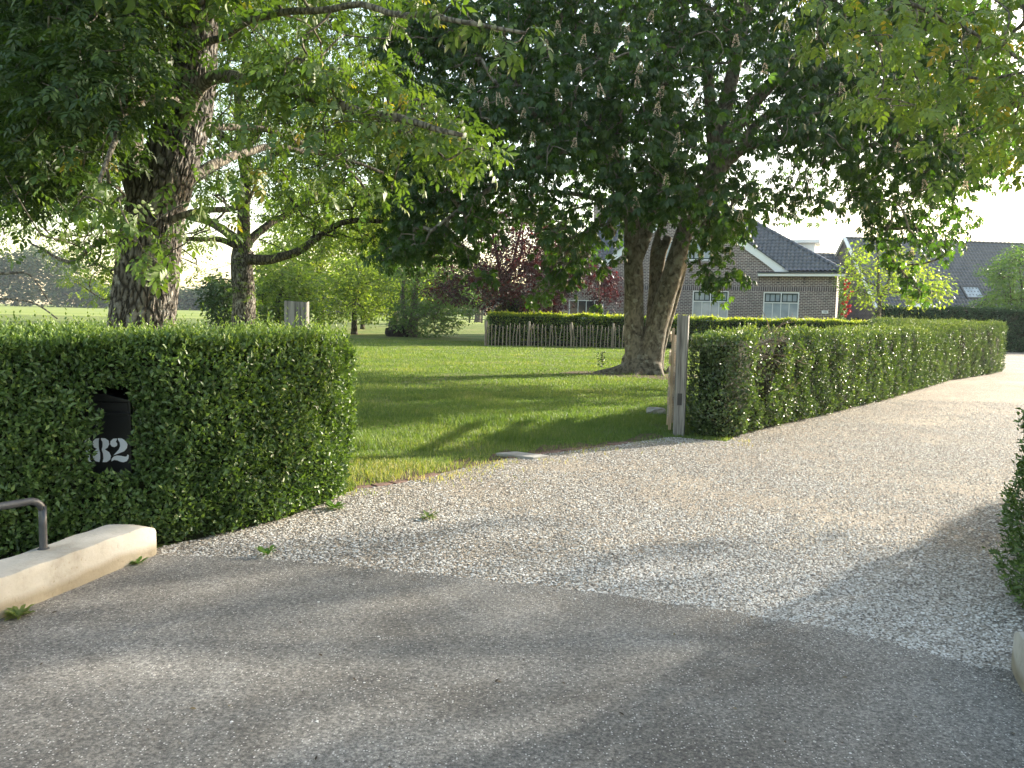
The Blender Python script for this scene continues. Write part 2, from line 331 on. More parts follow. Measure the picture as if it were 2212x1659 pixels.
def gravelmat():
    m, t, b = newmat('pale_gravel'); v = obj_coord(t)
    vo = N(t, 'ShaderNodeTexVoronoi', Scale=85.0); t.links.new(v, vo.inputs[0])
    sc = N(t, 'ShaderNodeSeparateColor'); t.links.new(vo.outputs['Color'], sc.inputs[0])
    r = ramp(t, sc.outputs[0], [(0, (.10,.088,.075)), (.25, (.21,.185,.15)), (.6, (.36,.32,.27)), (1, (.6,.56,.5))])
    rd = ramp(t, vo.outputs['Distance'], [(.35, (1,1,1)), (.75, (.45,.41,.36))])
    n = N(t, 'ShaderNodeTexNoise', Scale=.55, Detail=7.0, Roughness=.62, Distortion=.6); t.links.new(v, n.inputs[0]); rn = ramp(t, n.outputs[0], [(.3, (.8,.76,.72)), (.65, (1.15,1.12,1.06))])
    n3 = N(t, 'ShaderNodeTexNoise', Scale=160.0, Detail=4.0); t.links.new(v, n3.inputs[0]); r3 = ramp(t, n3.outputs[0], [(.3, (.24,.2,.15)), (.7, (.44,.38,.3))])
    msk = ramp(t, n.outputs[0], [(.56, (0,0,0)), (.64, (.7,.7,.7))])
    c = mixc(t, 1.0, mixc(t, msk.outputs[0], mixc(t, 1.0, r.outputs[0], rd.outputs[0], 'MULTIPLY'), r3.outputs[0]), rn.outputs[0], 'MULTIPLY')
    t.links.new(c, b.inputs['Base Color']); b.inputs['Roughness'].default_value = .8
    inv = N(t, 'ShaderNodeMath', operation='SUBTRACT'); inv.inputs[0].default_value = 1; t.links.new(vo.outputs['Distance'], inv.inputs[1])
    bump(t, b, inv.outputs[0], .8, .010); return m
M['gravel'] = gravelmat()
def asphaltmat():
    m, t, b = newmat('worn_asphalt'); v = obj_coord(t)
    n0 = N(t, 'ShaderNodeTexNoise', Scale=.7, Detail=9.0, Roughness=.68, Distortion=.4); t.links.new(v, n0.inputs[0])
    n1 = N(t, 'ShaderNodeTexNoise', Scale=60.0, Detail=6.0, Roughness=.9); t.links.new(v, n1.inputs[0])
    vo = N(t, 'ShaderNodeTexVoronoi', Scale=85.0); t.links.new(v, vo.inputs[0]); sc = N(t, 'ShaderNodeSeparateColor'); t.links.new(vo.outputs['Color'], sc.inputs[0])
    base = ramp(t, n0.outputs[0], [(.34, (.078,.071,.062)), (.5, (.142,.135,.123)), (.64, (.205,.197,.183))])
    g = ramp(t, n1.outputs[0], [(.37, (.22,.22,.22)), (.5, (.95,.94,.93)), (.63, (2.3,2.25,2.15))])
    near = N(t, 'ShaderNodeMath', operation='LESS_THAN'); t.links.new(vo.outputs['Distance'], near.inputs[0]); near.inputs[1].default_value = .3
    pick = N(t, 'ShaderNodeMath', operation='GREATER_THAN'); t.links.new(sc.outputs[0], pick.inputs[0]); pick.inputs[1].default_value = .8
    mul = N(t, 'ShaderNodeMath', operation='MULTIPLY'); t.links.new(near.outputs[0], mul.inputs[0]); t.links.new(pick.outputs[0], mul.inputs[1])
    c = mixc(t, mul.outputs[0], mixc(t, 1.0, base.outputs[0], g.outputs[0], 'MULTIPLY'), (.5,.48,.45))
    t.links.new(c, b.inputs['Base Color']); b.inputs['Roughness'].default_value = .75; bump(t, b, n1.outputs[0], .5, .006); return m
M['asphalt'] = asphaltmat()
def pebmat():
    m, t, b = newmat('pebble'); a = N(t, 'ShaderNodeAttribute', attribute_name='tint'); r = ramp(t, a.outputs['Fac'], [(0, (.07,.062,.056)), (.25, (.19,.165,.135)), (.55, (.35,.315,.265)), (.82, (.52,.485,.43)), (1, (.72,.7,.66))])
    t.links.new(r.outputs[0], b.inputs['Base Color']); b.inputs['Roughness'].default_value = .65; return m
M['pebble'] = pebmat()

# ------------------------------------------------------------------ ground, field, drive, road
def sheet(name, pts, z, mat, label=None):
    me = bpy.data.meshes.new(name); me.from_pydata([(p[0], p[1], z) for p in pts], [], [tuple(range(len(pts)))]); me.update()
    o = link(name, me, mat); tag(o, label, name.replace('_', ' '), kind='structure'); return o
def gp(l): return [tuple(G(*p)[:2]) for p in l]
sheet('ground', [(900*math.cos(a), 900*math.sin(a)) for a in np.linspace(0, 2*math.pi, 48, endpoint=False)], 0, M['lawn'], 'mown green lawn spreading from the gravel drive to the fields')
sheet('field', [(-600, 62), (-9, 112), (40, 150), (200, 330), (400, 600), (-600, 600)], .008, M['field'], 'pale yellow green cereal field beyond the trees')
LAWN_EDGE = gp([(775,1055),(820,1050),(870,1041),(935,1028),(1000,1013),(1050,1003),(1100,991),(1150,984),(1200,977),(1330,961),(1450,945),(1570,955)])
GRAVEL = [(-2.9, 4.6), (-2.2, 5.5), (-1.7, 6.2), (-1.45, 7.0)] + LAWN_EDGE + [(3.4, 11.9), (5.4, 14.3), (9.7, 20), (15.0, 27.2), (16.0, 31), (16.6, 34), (21, 48.0), (33, 50), (60, 60), (60, 10), (12, 2), (4, -2), (-2, -2)]
sheet('gravel_drive', GRAVEL, .006, M['gravel'], 'pale gravel drive curving right between the clipped hedges')
ED = [(350,1203),(450,1206),(560,1210),(690,1221),(820,1235),(960,1247),(1100,1262),(1250,1280),(1400,1300),(1550,1322),(1700,1345),(1830,1370),(1950,1400),(2100,1440),(2175,1450),(2230,1500)]
edge = np.array([G(*p)[:2] for p in ED]); ee = catmull(np.c_[edge, np.zeros(len(edge))], 90)[:, :2]
ee = ee+rng.normal(0, .012, ee.shape)
ASPH = [tuple(p) for p in ee]+[(3.2, 2.5), (3.2, -3), (-6, -3), (-6, 3.4), (-2.9, 4.6)]
sheet('road', ASPH, .012, M['asphalt'], 'worn grey asphalt road apron with white stone chips')

def pebble_tmpl():
    v = np.array([[1,0,0],[0,1,0],[-1,0,0],[0,-1,0],[0,0,.75],[.7,.7,.1],[-.7,.7,.1],[-.7,-.7,.1],[.7,-.7,.1]], float)
    t = np.array([[0,5,4],[5,1,4],[1,6,4],[6,2,4],[2,7,4],[7,3,4],[3,8,4],[8,0,4]]); return v, t
def pebbles(name, n, y0, y1, poly, excl, smin, smax, label, z=.008, bias=None):
    Y = y0*(y1/y0)**rng.uniform(0, 1, n*4); X = rng.uniform(-.68, .70, n*4)*Y
    ok = inpoly(X, Y, poly)
    if excl is not None: ok &= ~inpoly(X, Y, excl)
    if bias is not None: ok &= bias(X, Y)
    X = X[ok][:n]; Y = Y[ok][:n]; k = len(X)
    a = rng.uniform(0, 6.28, k); rot = np.zeros((k, 3, 3)); sx = rng.uniform(.75, 1.35, k); sz = rng.uniform(.5, .95, k)
    rot[:, 0, 0] = np.cos(a)*sx; rot[:, 0, 1] = -np.sin(a); rot[:, 1, 0] = np.sin(a)*sx; rot[:, 1, 1] = np.cos(a); rot[:, 2, 2] = sz
    sc = rng.uniform(smin, smax, k)*(1+.03*(Y-y0)); V, T, ti = scatter(pebble_tmpl(), np.c_[X, Y, np.full(k, z)], rot, sc, rng.uniform(0, 1, k)**.9)
    o = tri_mesh(name, V, T, M['pebble'], None, ti, smooth=False); return tag(o, label, 'gravel', kind='stuff')
def rut(X, Y):
    P_ = np.c_[X, Y, X*0]; g = noise3(P_, .8, 51)+.5*noise3(P_, 2.6, 52); return rng.uniform(0, 1, X.shape) < np.clip(.62-.55*g, .16, 1)
pebbles('gravel', 140000, 3.6, 17, GRAVEL, ASPH,   .0045, .0105, 'loose pale pebbles lying over the gravel drive', .007, rut)
eB = np.array([[-3, 4.4]]+[list(p) for p in ee])
def near_edge(X, Y):
    d = np.full(X.shape, 9.0)
    for p in ee[::2]: d = np.minimum(d, np.hypot(X-p[0], Y-p[1]))
    return rng.uniform(0, 1, X.shape) < np.exp(-d/.10)*.9+.012
pebbles('loose_stones', 5200, 1.6, 5.3, ASPH, None, .003, .0075, 'scattered white stones kicked onto the grey asphalt', .013, near_edge)
def grit_edge(X, Y):
    d = np.full(X.shape, 9.0)
    for p in ee[::2]: d = np.minimum(d, np.hypot(X-p[0], Y-p[1]))
    g = noise3(np.c_[X, Y, X*0], 2.2, 61); return rng.uniform(0, 1, X.shape) < np.exp(-d/(.16+.08*g))
pebbles('road_grit', 26000, 3.4, 5.35, ASPH, None, .0016, .0036, 'fine grit and crushed stone spread along the join of gravel and asphalt', .0125, grit_edge)

# ------------------------------------------------------------------ hedges
def hedge(name, label, foot, wts, h, n, mat, leaf=(.035, .018), ht=None, reject=None, shoots=0, topw=1.0, amp=.05, cat='hedge', inset=.10, tintbase=.35, gloss=0, tilt=.9, group=None, hol=None):
    foot = np.array(foot, float); m = len(foot); cen = foot.mean(0)
    area = .5*sum(foot[i][0]*foot[(i+1) % m][1]-foot[(i+1) % m][0]*foot[i][1] for i in range(m)); sg = 1 if area > 0 else -1
    root = empty(name, (cen[0], cen[1], 0)); tag(root, label, cat, group)
    seg = np.array([np.linalg.norm(foot[(i+1) % m]-foot[i]) for i in range(m)]); hh = h if np.isscalar(h) else np.mean(h)
    H = (lambda x, y: np.full(np.shape(x), float(h))) if np.isscalar(h) else ht
    wt = seg*np.array(wts)*hh; xs = foot[:, 0]; ys = foot[:, 1]
    ta = abs(area)*topw; ntop = int(n*ta/(ta+wt.sum())); ns = n-ntop
    e = rng.choice(m, ns, p=wt/wt.sum()); u = rng.uniform(0, 1, ns); P0 = foot[e]; P1 = foot[(e+1) % m]
    p = P0+(P1-P0)*u[:, None]; tdir = (P1-P0)/np.linalg.norm(P1-P0, axis=1)[:, None]; nor = np.c_[tdir[:, 1]*sg, -tdir[:, 0]*sg]
    z = rng.uniform(0.02, 1, ns)*H(p[:, 0], p[:, 1]); P = np.c_[p, z]; Nn = np.c_[nor, np.full(ns, .25)]
    hz = H(p[:, 0], p[:, 1])-z; rnd = np.clip((.16-hz)/.16, 0, 1); P[:, :2] -= nor*(rnd**2*.14)[:, None]; Nn[:, 2] += rnd
    low = np.clip((.25-z)/.25, 0, 1); P[:, :2] -= nor*(low*.07)[:, None]
    q = []
    while sum(map(len, q)) < ntop:
        c = np.c_[rng.uniform(xs.min(), xs.max(), ntop*3), rng.uniform(ys.min(), ys.max(), ntop*3)]; q.append(c[inpoly(c[:, 0], c[:, 1], foot)])
    q = np.vstack(q)[:ntop]; P = np.vstack([P, np.c_[q, H(q[:, 0], q[:, 1])]]); Nn = np.vstack([Nn, np.tile([0, 0, 1.0], (len(q), 1))])
    Nn /= np.linalg.norm(Nn, axis=1)[:, None]
    d = noise3(P, 1.1, 4)*amp*.8+noise3(P, 3.2, 3)*amp+noise3(P, 9, 5)*amp*.5+rng.normal(0, .018, len(P))-.03*(rng.uniform(0, 1, len(P)) < .4)
    P = P+Nn*d[:, None]
    ax = Nn*rng.uniform(.2, 1, len(P))[:, None]+rng.normal(0, .55, P.shape)+[0, 0, .35]; up = Nn*.9+rng.normal(0, tilt*.5, P.shape)+[0, 0, .45]
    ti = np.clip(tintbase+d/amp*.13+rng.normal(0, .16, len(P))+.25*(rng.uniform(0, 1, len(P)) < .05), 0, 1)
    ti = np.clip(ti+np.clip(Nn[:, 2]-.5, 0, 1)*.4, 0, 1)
    if reject is not None:
        k = ~reject(P); P = P[k]; ax = ax[k]; up = up[k]; ti = ti[k]
    L = rng.uniform(.65, 1.25, len(P))*leaf[0]
    t = leaf_small(1, leaf[1]/leaf[0], .18) if leaf[0] < .06 and name != 'x' else leaf_fine(1, .5)
    parts = [scatter(t, P, frames(ax, up), L, ti)]
    if shoots:
        k = shoots; c = P[rng.choice(len(P), k)]; keep = (c[:, 2] > H(c[:, 0], c[:, 1])-.12) | (rng.uniform(0, 1, k) < .12); c = c[keep]; k = len(c)
        sh = rng.uniform(.03, .11, k)*(1+1.2*(rng.uniform(0, 1, k) < .06)); bd = np.c_[rng.normal(0, .22, (k, 2)), np.ones(k)]
        for j in range(7):
            f = j/6; a = j*2.4+rng.uniform(0, 6, k); pp = c+bd*(sh*f)[:, None]; axx = np.c_[np.cos(a)*(1-.5*f), np.sin(a)*(1-.5*f), np.full(k, .5+f*.8)]
            if reject is not None: kk = ~reject(pp)
            else: kk = np.ones(k, bool)
            parts.append(scatter(t, pp[kk], frames(axx[kk], np.tile([0.1, 0, 1.0], (kk.sum(), 1))+rng.normal(0, .2, (kk.sum(), 3))), leaf[0]*rng.uniform(.7, 1.1, kk.sum())*(1.05-.35*f), np.clip(.7+.2*f+rng.normal(0, .1, kk.sum()), 0, 1)))
    Vs = []; Ts = []; Is = []; b = 0
    for V, T, I in parts: Vs.append(V); Ts.append(T+b); Is.append(I); b += len(V)
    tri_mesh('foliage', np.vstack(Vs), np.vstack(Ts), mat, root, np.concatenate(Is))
    # solid core added to block the view, coloured dark like the hedge's inside
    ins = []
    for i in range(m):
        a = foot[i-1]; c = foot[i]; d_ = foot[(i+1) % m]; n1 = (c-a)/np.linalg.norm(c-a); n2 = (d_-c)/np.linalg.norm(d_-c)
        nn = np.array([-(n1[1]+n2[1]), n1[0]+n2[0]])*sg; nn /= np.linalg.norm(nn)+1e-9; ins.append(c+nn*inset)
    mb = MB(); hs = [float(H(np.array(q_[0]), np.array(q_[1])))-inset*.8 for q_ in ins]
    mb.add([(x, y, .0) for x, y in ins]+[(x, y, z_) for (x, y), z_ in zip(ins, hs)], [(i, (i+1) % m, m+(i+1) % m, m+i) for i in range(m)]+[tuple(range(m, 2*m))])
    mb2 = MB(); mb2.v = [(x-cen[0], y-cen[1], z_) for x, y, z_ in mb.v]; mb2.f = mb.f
    if hol is None: mb2.build('inner_core', M['hedge_core'], root)
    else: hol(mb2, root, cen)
    return root
# the letter box stands in a niche of the left hedge
BX, BY, BZ = A(231, 941, 5.47)
def niche(P):
    px, py = proj(P); cx = (px/.5486-300)*3.0175; cy = (py/.5486-1450)*3.0175
    edge_ = 12*np.sin(cy/37.)+9*np.sin(cy/13.)+18*np.sin(cy/90.+1)
    left = np.where(cy < 520, 200, np.where(cy < 640, 300, np.where(cy < 800, 270, 185)))
    infr = P[:, 1] < BY+.35
    return infr & (cx > left+edge_) & (cx < 665+edge_*.8) & (cy > 255) & (cy < 1225+edge_*1.4)
FL = [(-4.8, 4.3), (-3.25, 4.88), (-2.44, 5.33), (-2.22, 5.4), (-1.98, 5.62), (-1.78, 5.9), (-1.58, 6.3), (-1.42, 6.75), (-1.40, 7.05), (-1.5, 7.35), (-2.2, 7.3), (-4.8, 6.7)]
def core_niche(mb2, root, cen):   # the inner body leaves room for the box
    m = len(FL); v = mb2.v; f = list(mb2.f)
    q = f[1]; zt = v[m+1][2]
    P = lambda x, y, z: (x-cen[0], y-cen[1], z)
    yf = FL[1][1]+.1; x0, x1, z0, z1, yb = BX-.17, BX+.2, .3, 1.08, BY+.40
    x_l, x_r = FL[1][0], FL[2][0]
    f.remove(q); mb2.f = f
    A_, B_ = v[1], v[2]
    yl = lambda x: A_[1]+(B_[1]-A_[1])*((x-cen[0])-A_[0])/(B_[0]-A_[0])+cen[1]
    xa = A_[0]+cen[0]; xb = B_[0]+cen[0]
    if x1 > xb: x1 = xb-.01
    for (a, b_, c, d_) in ((xa, x0, 0, zt), (x1, xb, 0, zt), (x0, x1, 0, z0), (x0, x1, z1, zt)):
        mb2.add([P(a, yl(a), c), P(b_, yl(b_), c), P(b_, yl(b_), d_), P(a, yl(a), d_)], [(0, 1, 2, 3)])
    mb2.add([P(x0, yb, z0), P(x1, yb, z0), P(x1, yb, z1), P(x0, yb, z1), P(x0, yl(x0), z0), P(x1, yl(x1), z0), P(x1, yl(x1), z1), P(x0, yl(x0), z1)], [(0,1,2,3),(4,5,1,0),(5,6,2,1),(6,7,3,2),(7,4,0,3)])
    mb2.build('inner_core', M['hedge_core'], root)
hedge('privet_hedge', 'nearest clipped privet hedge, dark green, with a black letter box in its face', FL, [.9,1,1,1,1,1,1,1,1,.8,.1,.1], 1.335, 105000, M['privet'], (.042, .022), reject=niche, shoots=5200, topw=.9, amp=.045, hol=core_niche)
# right hedge along the drive
FRt = [(2.42, 11.30), (2.62, 10.98), (2.86, 10.88), (3.15, 11.1), (3.43, 11.5), (5.39, 13.9), (7.6, 16.7), (9.72, 19.55), (12.4, 23.2), (15.3, 26.3), (16.5, 27.8), (16.9, 29.6), (16.3, 31.2), (14.6, 31.8), (12.9, 30.3), (11.5, 26.0), (8.4, 20.7), (4.2, 14.6), (2.7, 12.4)]
def hfr(x, y):
    return 1.37+.24*np.clip((np.asarray(y)-21)/6, 0, 1)+.03*np.sin(np.asarray(x)*1.7)
HOLE = [(1634,705),(1690,690),(1705,735),(1682,780),(1662,850),(1640,872),(1626,820),(1636,760)]
def rej_hole(P):
    px, py = proj(P); h1 = inpoly(px, py, HOLE) & (rng.uniform(0, 1, len(P)) < .85)
    g = noise3(P*[1, 1, .45], 1.6, 21); gaps = (g > .62) & (rng.uniform(0, 1, len(P)) < .6) & (P[:, 2] < 1.35)
    return h1 | gaps
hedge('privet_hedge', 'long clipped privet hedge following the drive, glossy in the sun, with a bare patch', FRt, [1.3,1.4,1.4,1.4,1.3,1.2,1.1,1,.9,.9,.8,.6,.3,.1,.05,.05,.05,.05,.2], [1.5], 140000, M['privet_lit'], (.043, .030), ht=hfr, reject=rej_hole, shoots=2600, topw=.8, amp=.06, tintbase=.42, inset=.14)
tw = []
for i in range(46):      # bare twigs in the patch
    px = random.uniform(1632, 1690); py = random.uniform(715, 860); Yd = 11.9+(px-1640)*.012+random.uniform(-.1, .1)
    p0 = A(px, py, Yd+.05); d0 = np.array([random.uniform(-.3, .5), random.uniform(-.1, .2), random.uniform(-.2, .45)])
    pts = catmull([p0, p0+d0*.4+[0, -.03, .03], p0+d0*.75+[.02, 0, -.02], p0+d0], 7); tw.append(tube(pts, np.linspace(.007, .003, 7), 4))
hp = [o for o in COL.objects if o.name.startswith('privet_hedge.')][0]
tubes_mesh('bare_twigs', tw, M['twig'], hp)
# small piece of hedge at the right of the drive
hedge('privet_hedge', 'narrow sliver of privet hedge on the near right side of the drive', [(2.83,4.34),(2.94,4.75),(7.2,9.2),(8,8.4),(3.7,3.95),(2.9,4.05)][::-1], [1,.6,.6,1,1.5,1.5], 1.22, 42000, M['privet'], (.036,.016), shoots=700, topw=.4, amp=.07, inset=.16)
# low hedge behind the paling fence
hedge('beech_hedge', 'low garden hedge with yellow new growth behind the stick fence', [(-1.2,41.0),(20.2,43.9),(20.3,44.9),(-1.3,42.1)], [1,.4,.1,.6], 1.52, 42000, M['beech'], (.085,.05), shoots=9000, topw=1.6, amp=.07, tintbase=.3)
hedge('beech_hedge', 'short garden hedge with dull green top running beside the end of the drive hedge', [(20.4,44.4),(19.3,36.5),(20.2,36.3),(21.3,44.2)], [1,1,.1,.1], 1.42, 9000, M['beech'], (.09,.05), shoots=700, topw=1.5, amp=.08, tintbase=.3)
hedge('yew_hedge', 'tall dark green yew hedge in front of the barn', [(21.5,48.2),(45,48.9),(45,50.2),(21.5,49.5)], [1,.1,.1,.1], 2.42, 60000, M['taxus'], (.10,.045), shoots=3000, topw=.7, amp=.08, tintbase=.5)

# ------------------------------------------------------------------ letter box, parapets, rail, posts, gate
def digit_polys():
    two = [[(485,830),(440,835),(410,865),(405,900),(425,930),(455,937),(485,920),(490,895),(472,870),(484,850)],
           [(497,828),(545,830),(590,855),(612,900),(605,945),(570,985),(515,1008),(440,1037),(470,1005),(510,960),(525,920),(520,880),(499,845)],
           [(415,1112),(420,1080),(445,1050),(480,1038),(530,1040),(580,1050),(602,1044),(610,1022),(627,1030),(622,1070),(600,1105),(560,1118),(522,1112),(490,1097),(450,1092)]]
    ur = [(297,830),(345,832),(385,860),(392,905),(372,945),(340,968),(350,975),(390,1000),(410,1045),(400,1090),(360,1120),(310,1122),(321,1080),(318,1020),(303,975),(303,965),(313,930),(314,880),(297,850)]
    ul = [(273,832),(230,840),(200,870),(195,905),(212,945),(245,962),(215,985),(192,1030),(196,1080),(225,1112),(270,1122),(280,1080),(280,1010),(270,965),(266,930),(266,870)]
    one = [(95,1122),(175,1122),(158,1095),(158,832),(140,832),(88,880),(112,890),(112,1095)]
    return two+[ur, ul, one]
lb = empty('letter_box', (BX, BY, 0)); tag(lb, 'black metal letter box with white number 182 sunk into the privet hedge', 'letter box')
K = .5486/3.0175*BY/FPX; cz = BZ
lx = lambda cx: (cx-365)*K
lz = lambda cy: cz-(cy-800)*K
x0, x1 = lx(70), lx(652); zt = lz(385)
MB().box(x0, x1, 0, .2, lz(1330), zt).build('body', M['boxblack'], lb, bevel=.004)
c = MB(); c.prism([(x0-.012, zt+.002), (x1+.012, zt+.002), (x1+.012, zt+.012), (lx(361), zt+.055), (x0-.012, zt+.04)], -.03, .22, 'y'); c.build('lid', M['boxblack'], lb, bevel=.003)
MB().box(x0+.015, x1-.015, -.008, -.001, lz(505), lz(398)).build('flap', M['boxblack'], lb, bevel=.002)
MB().box(x0+.006, x1-.006, -.016, -.001, lz(545), lz(515)).build('flap_rail', M['boxblack'], lb, bevel=.003)
MB().box(x0+.03, x0+.07, .06, .12, 0, lz(1330)-.001).box(x1-.07, x1-.03, .06, .12, 0, lz(1330)-.001).build('leg', M['boxblack'], lb)
d = MB()
for poly in digit_polys(): d.prism([(lx(a), lz(b)) for a, b in poly], -.004, -.0015, 'y')
d.build('house_number', M['digit'], lb)

def parapet(name, label, pts, width, hs, side):
    # pts: foot of the road side of the wall from the rounded nose towards the viewer; side: direction away from the road
    P = catmull([(x, y, 0) for x, y in pts], 44); n = len(P); d = np.gradient(P, axis=0); d /= np.linalg.norm(d, axis=1)[:, None]
    nn = np.c_[d[:, 1], -d[:, 0], np.zeros(n)]*side; s = np.r_[0, np.cumsum(np.linalg.norm(np.diff(P, axis=0), axis=1))]
    prof = [(0, 0), (.004, .5), (.012, .93), (.03, .995), (.06, 1.01), (.5, 1.02), (.95, 1.0), (.985, .95), (1, 0)]
    V = []; F = []; k = len(prof)
    for i in range(n):
        nose = min(1, (s[i]+.004)/.36); wid = width*(.12+.88*math.sqrt(max(0, 1-(1-nose)**2))); hh = hs*(.12+.88*(1-(1-min(1, (s[i]+.01)/.36))**2)**.85)
        for a, b in prof:
            q = P[i]+nn[i]*(width*.35*(1-wid/width)+wid*a); z = b*hh+.003*math.sin(q[0]*31+q[1]*17); V.append((q[0], q[1], z if b else 0))
    for i in range(n-1):
        for j in range(k-1): F.append((i*k+j, i*k+j+1, (i+1)*k+j+1, (i+1)*k+j))
    F.append(tuple(range(k))); mb = MB(); mb.add(V, F); o = mb.build(name, M['concrete'], None, smooth=True)
    m_ = o.modifiers.new('e', 'EDGE_SPLIT'); m_.split_angle = R(25)
    return tag(o, label, 'parapet')
parapet('bridge_parapet', 'low white painted concrete parapet with rounded end below the letter box hedge', [(-2.33,5.36),(-2.25,5.22),(-2.28,5.05),(-2.34,4.86),(-2.42,4.52),(-2.52,4.15),(-2.62,3.7),(-2.75,3.1),(-2.9,2.4)], .27, .215, 1)
parapet('bridge_parapet', 'shaded grey white concrete parapet end cut by the right edge of the view', [(2.42,3.92),(2.34,3.72),(2.24,3.45),(2.14,3.1),(2.0,2.6),(1.9,2.2)], .27, .215, -1)
rl = empty('railing', (-2.62, 4.66, 0)); tag(rl, 'bent dark grey steel tube handrail standing on the left parapet', 'railing')
a0 = G(94, 1187, .213); top = .575
pts = [a0, a0+[0, 0, .15], a0+[0, 0, .25]]
dirv = np.array([-.27, -1.0, 0]); dirv /= np.linalg.norm(dirv); dirv = np.array([-.55, -.8, 0]); dirv /= np.linalg.norm(dirv)
zz = .50-.213
for k in range(7):
    an = k/6*math.pi/2; pts.append(a0+np.array([0, 0, zz-.07+.07*math.sin(an)])+dirv*(.07*(1-math.cos(an))))
pts += [a0+np.array([0, 0, zz])+dirv*.5, a0+np.array([0, 0, zz])+dirv*1.6]
V, F = tube(np.array(pts), .0215, 20); mb = MB(); mb.add(V-np.array([-2.62, 4.66, 0]), [tuple(f) for f in F]); mb.build('tube', M['steel'], rl, smooth=True)
mb = MB(); V, F = tube(np.array([a0+[0,0,-.002], a0+[0,0,.006]]), .032, 20); mb.add(V-np.array([-2.62, 4.66, 0]), [tuple(f) for f in F]); mb.build('base_ring', M['steel'], rl)

def post(loc, w_, d_, h_, rz, label, nm='gate_post'):
    n = 16; V = []; F = []
    prof = [(-.5,-.46),(-.46,-.5),(.46,-.5),(.5,-.46),(.5,.46),(.46,.5),(-.46,.5),(-.5,.46)]
    for i in range(n+1):
        z = h_*i/n
        for j, (a, b) in enumerate(prof): V.append((a*w_*(1+.012*math.sin(i*1.3+j)), b*d_*(1+.012*math.cos(i*1.7+j)), z+(.012*math.sin(j*2.1) if i == n else 0)))
    for i in range(n):
        for j in range(8): F.append((i*8+j, i*8+(j+1) % 8, (i+1)*8+(j+1) % 8, (i+1)*8+j))
    F.append(tuple(range(n*8, n*8+8))); mb = MB(); mb.add(V, F); o = mb.build(nm, M['oldwood']); o.location = loc; o.rotation_euler = (0, 0, rz)
    return tag(o, label, 'gate post', 'gate posts')
post((-2.02, 7.75, 0), .205, .2, 1.66, R(8), 'square weathered grey gate post rising behind the left privet hedge')
gp_ = G(1464, 941)
post((gp_[0]+.03, gp_[1]+.08, 0), .15, .26, 1.62, R(-14), 'tall weathered wooden gate post at the end of the right hedge, beside the open gate')
MB().box(-.03, .03, -.006, 0, 0, .16).build('iron_latch_plate', M['iron'])
ip = COL.objects['iron_latch_plate']; pr = [o for o in COL.objects if o.name == 'gate_post.001'][0]; ip.name = 'latch_plate'; ip.parent = pr; ip.location = (0, -.132, .42)
# gate: opened away from the drive, seen along its length
g0 = G(1446, 936); gr = empty('field_gate', (g0[0], g0[1], 0), math.atan2(1.0, .193)); tag(gr, 'pale wooden field gate standing open, seen end on beside the right gate post', 'gate')
L = 2.3
MB().box(0, .07, -.02, .02, .05, 1.42).build('stile', M['gatewood'], gr, bevel=.003)
MB().box(L-.07, L, -.02, .02, .05, 1.42).build('stile', M['gatewood'], gr, bevel=.003)
for z in (.12, .40, .68, .96, 1.26): MB().box(-.03, L+.02, .022, .047, z, z+.11).build('rail', M['gatewood'], gr, bevel=.003)
MB().bar((.05, -.035, .15), (L-.05, -.035, 1.3), .025, .09, (0, 1, 0)).build('brace', M['gatewood'], gr)
MB().box(.9, .98, -.02, .02, .12, 1.37).build('stile', M['gatewood'], gr, bevel=.003)
def rock(name, loc, s, mat, label, cat, seed=0, sub=3):
    import bmesh
    bm = bmesh.new(); bmesh.ops.create_icosphere(bm, subdivisions=sub, radius=1)
    me = bpy.data.meshes.new(name)
    for v in bm.verts:
        p = np.array(v.co); k = 1+.28*float(noise3(p, 1.3, seed))+.08*float(noise3(p, 4, seed)); v.co = Vector(np.clip(p*k, -.92, .92)*s); 
    bm.to_mesh(me); bm.free(); o = link(name, me, mat); o.location = loc; return tag(o, label, cat)
p = G(1417, 893); rock('rock', (p[0], p[1], .03), (.17, .12, .08), M['stone'], 'flat grey stone lying in the grass beside the open gate', 'rock', 3)
# slab and brick edging at the lawn edge
p = G(1128, 988); o = MB().prism([(-.30,.05),(-.08,.17),(.30,-.02),(.12,-.16)], 0, .035).build('stone_slab', M['stone'], bevel=.006); o.location = (p[0], p[1], .0); o.rotation_euler = (R(1.5), 0, 0); tag(o, 'grey stone slab half sunk in the lawn edge', 'slab')
kerb = []
LE = np.array(LAWN_EDGE); LEd = catmull(np.c_[LE, np.zeros(len(LE))], 400); sl_ = np.r_[0, np.cumsum(np.linalg.norm(np.diff(LEd, axis=0), axis=1))]
i = 0; s_at = .02; first = None
while s_at < 4.15:
    j = int(np.searchsorted(sl_, s_at)); 
    if j >= len(LEd)-2: break
    pnt = LEd[j]; dd = LEd[j+1]-LEd[j]; an = math.atan2(dd[1], dd[0])+random.uniform(-.08, .08)
    vis = (s_at < .9) or (s_at > 2.2)
    if vis:
        if first is None:
            first = MB().box(-.095, .095, -.05, .05, -.05, .012).build('edging_brick', M['redbrick'], bevel=.006); ob = first
        else: ob = first.copy(); COL.objects.link(ob)
        ob.location = (pnt[0], pnt[1]+random.uniform(.0, .02), random.uniform(-.001, .006)); ob.rotation_euler = (random.uniform(-.04, .04), random.uniform(-.04, .04), an)
        tag(ob, 'worn reddish edging brick set between the lawn and the gravel', 'brick', 'row of edging bricks along the lawn'); kerb.append(ob)
    s_at += .205

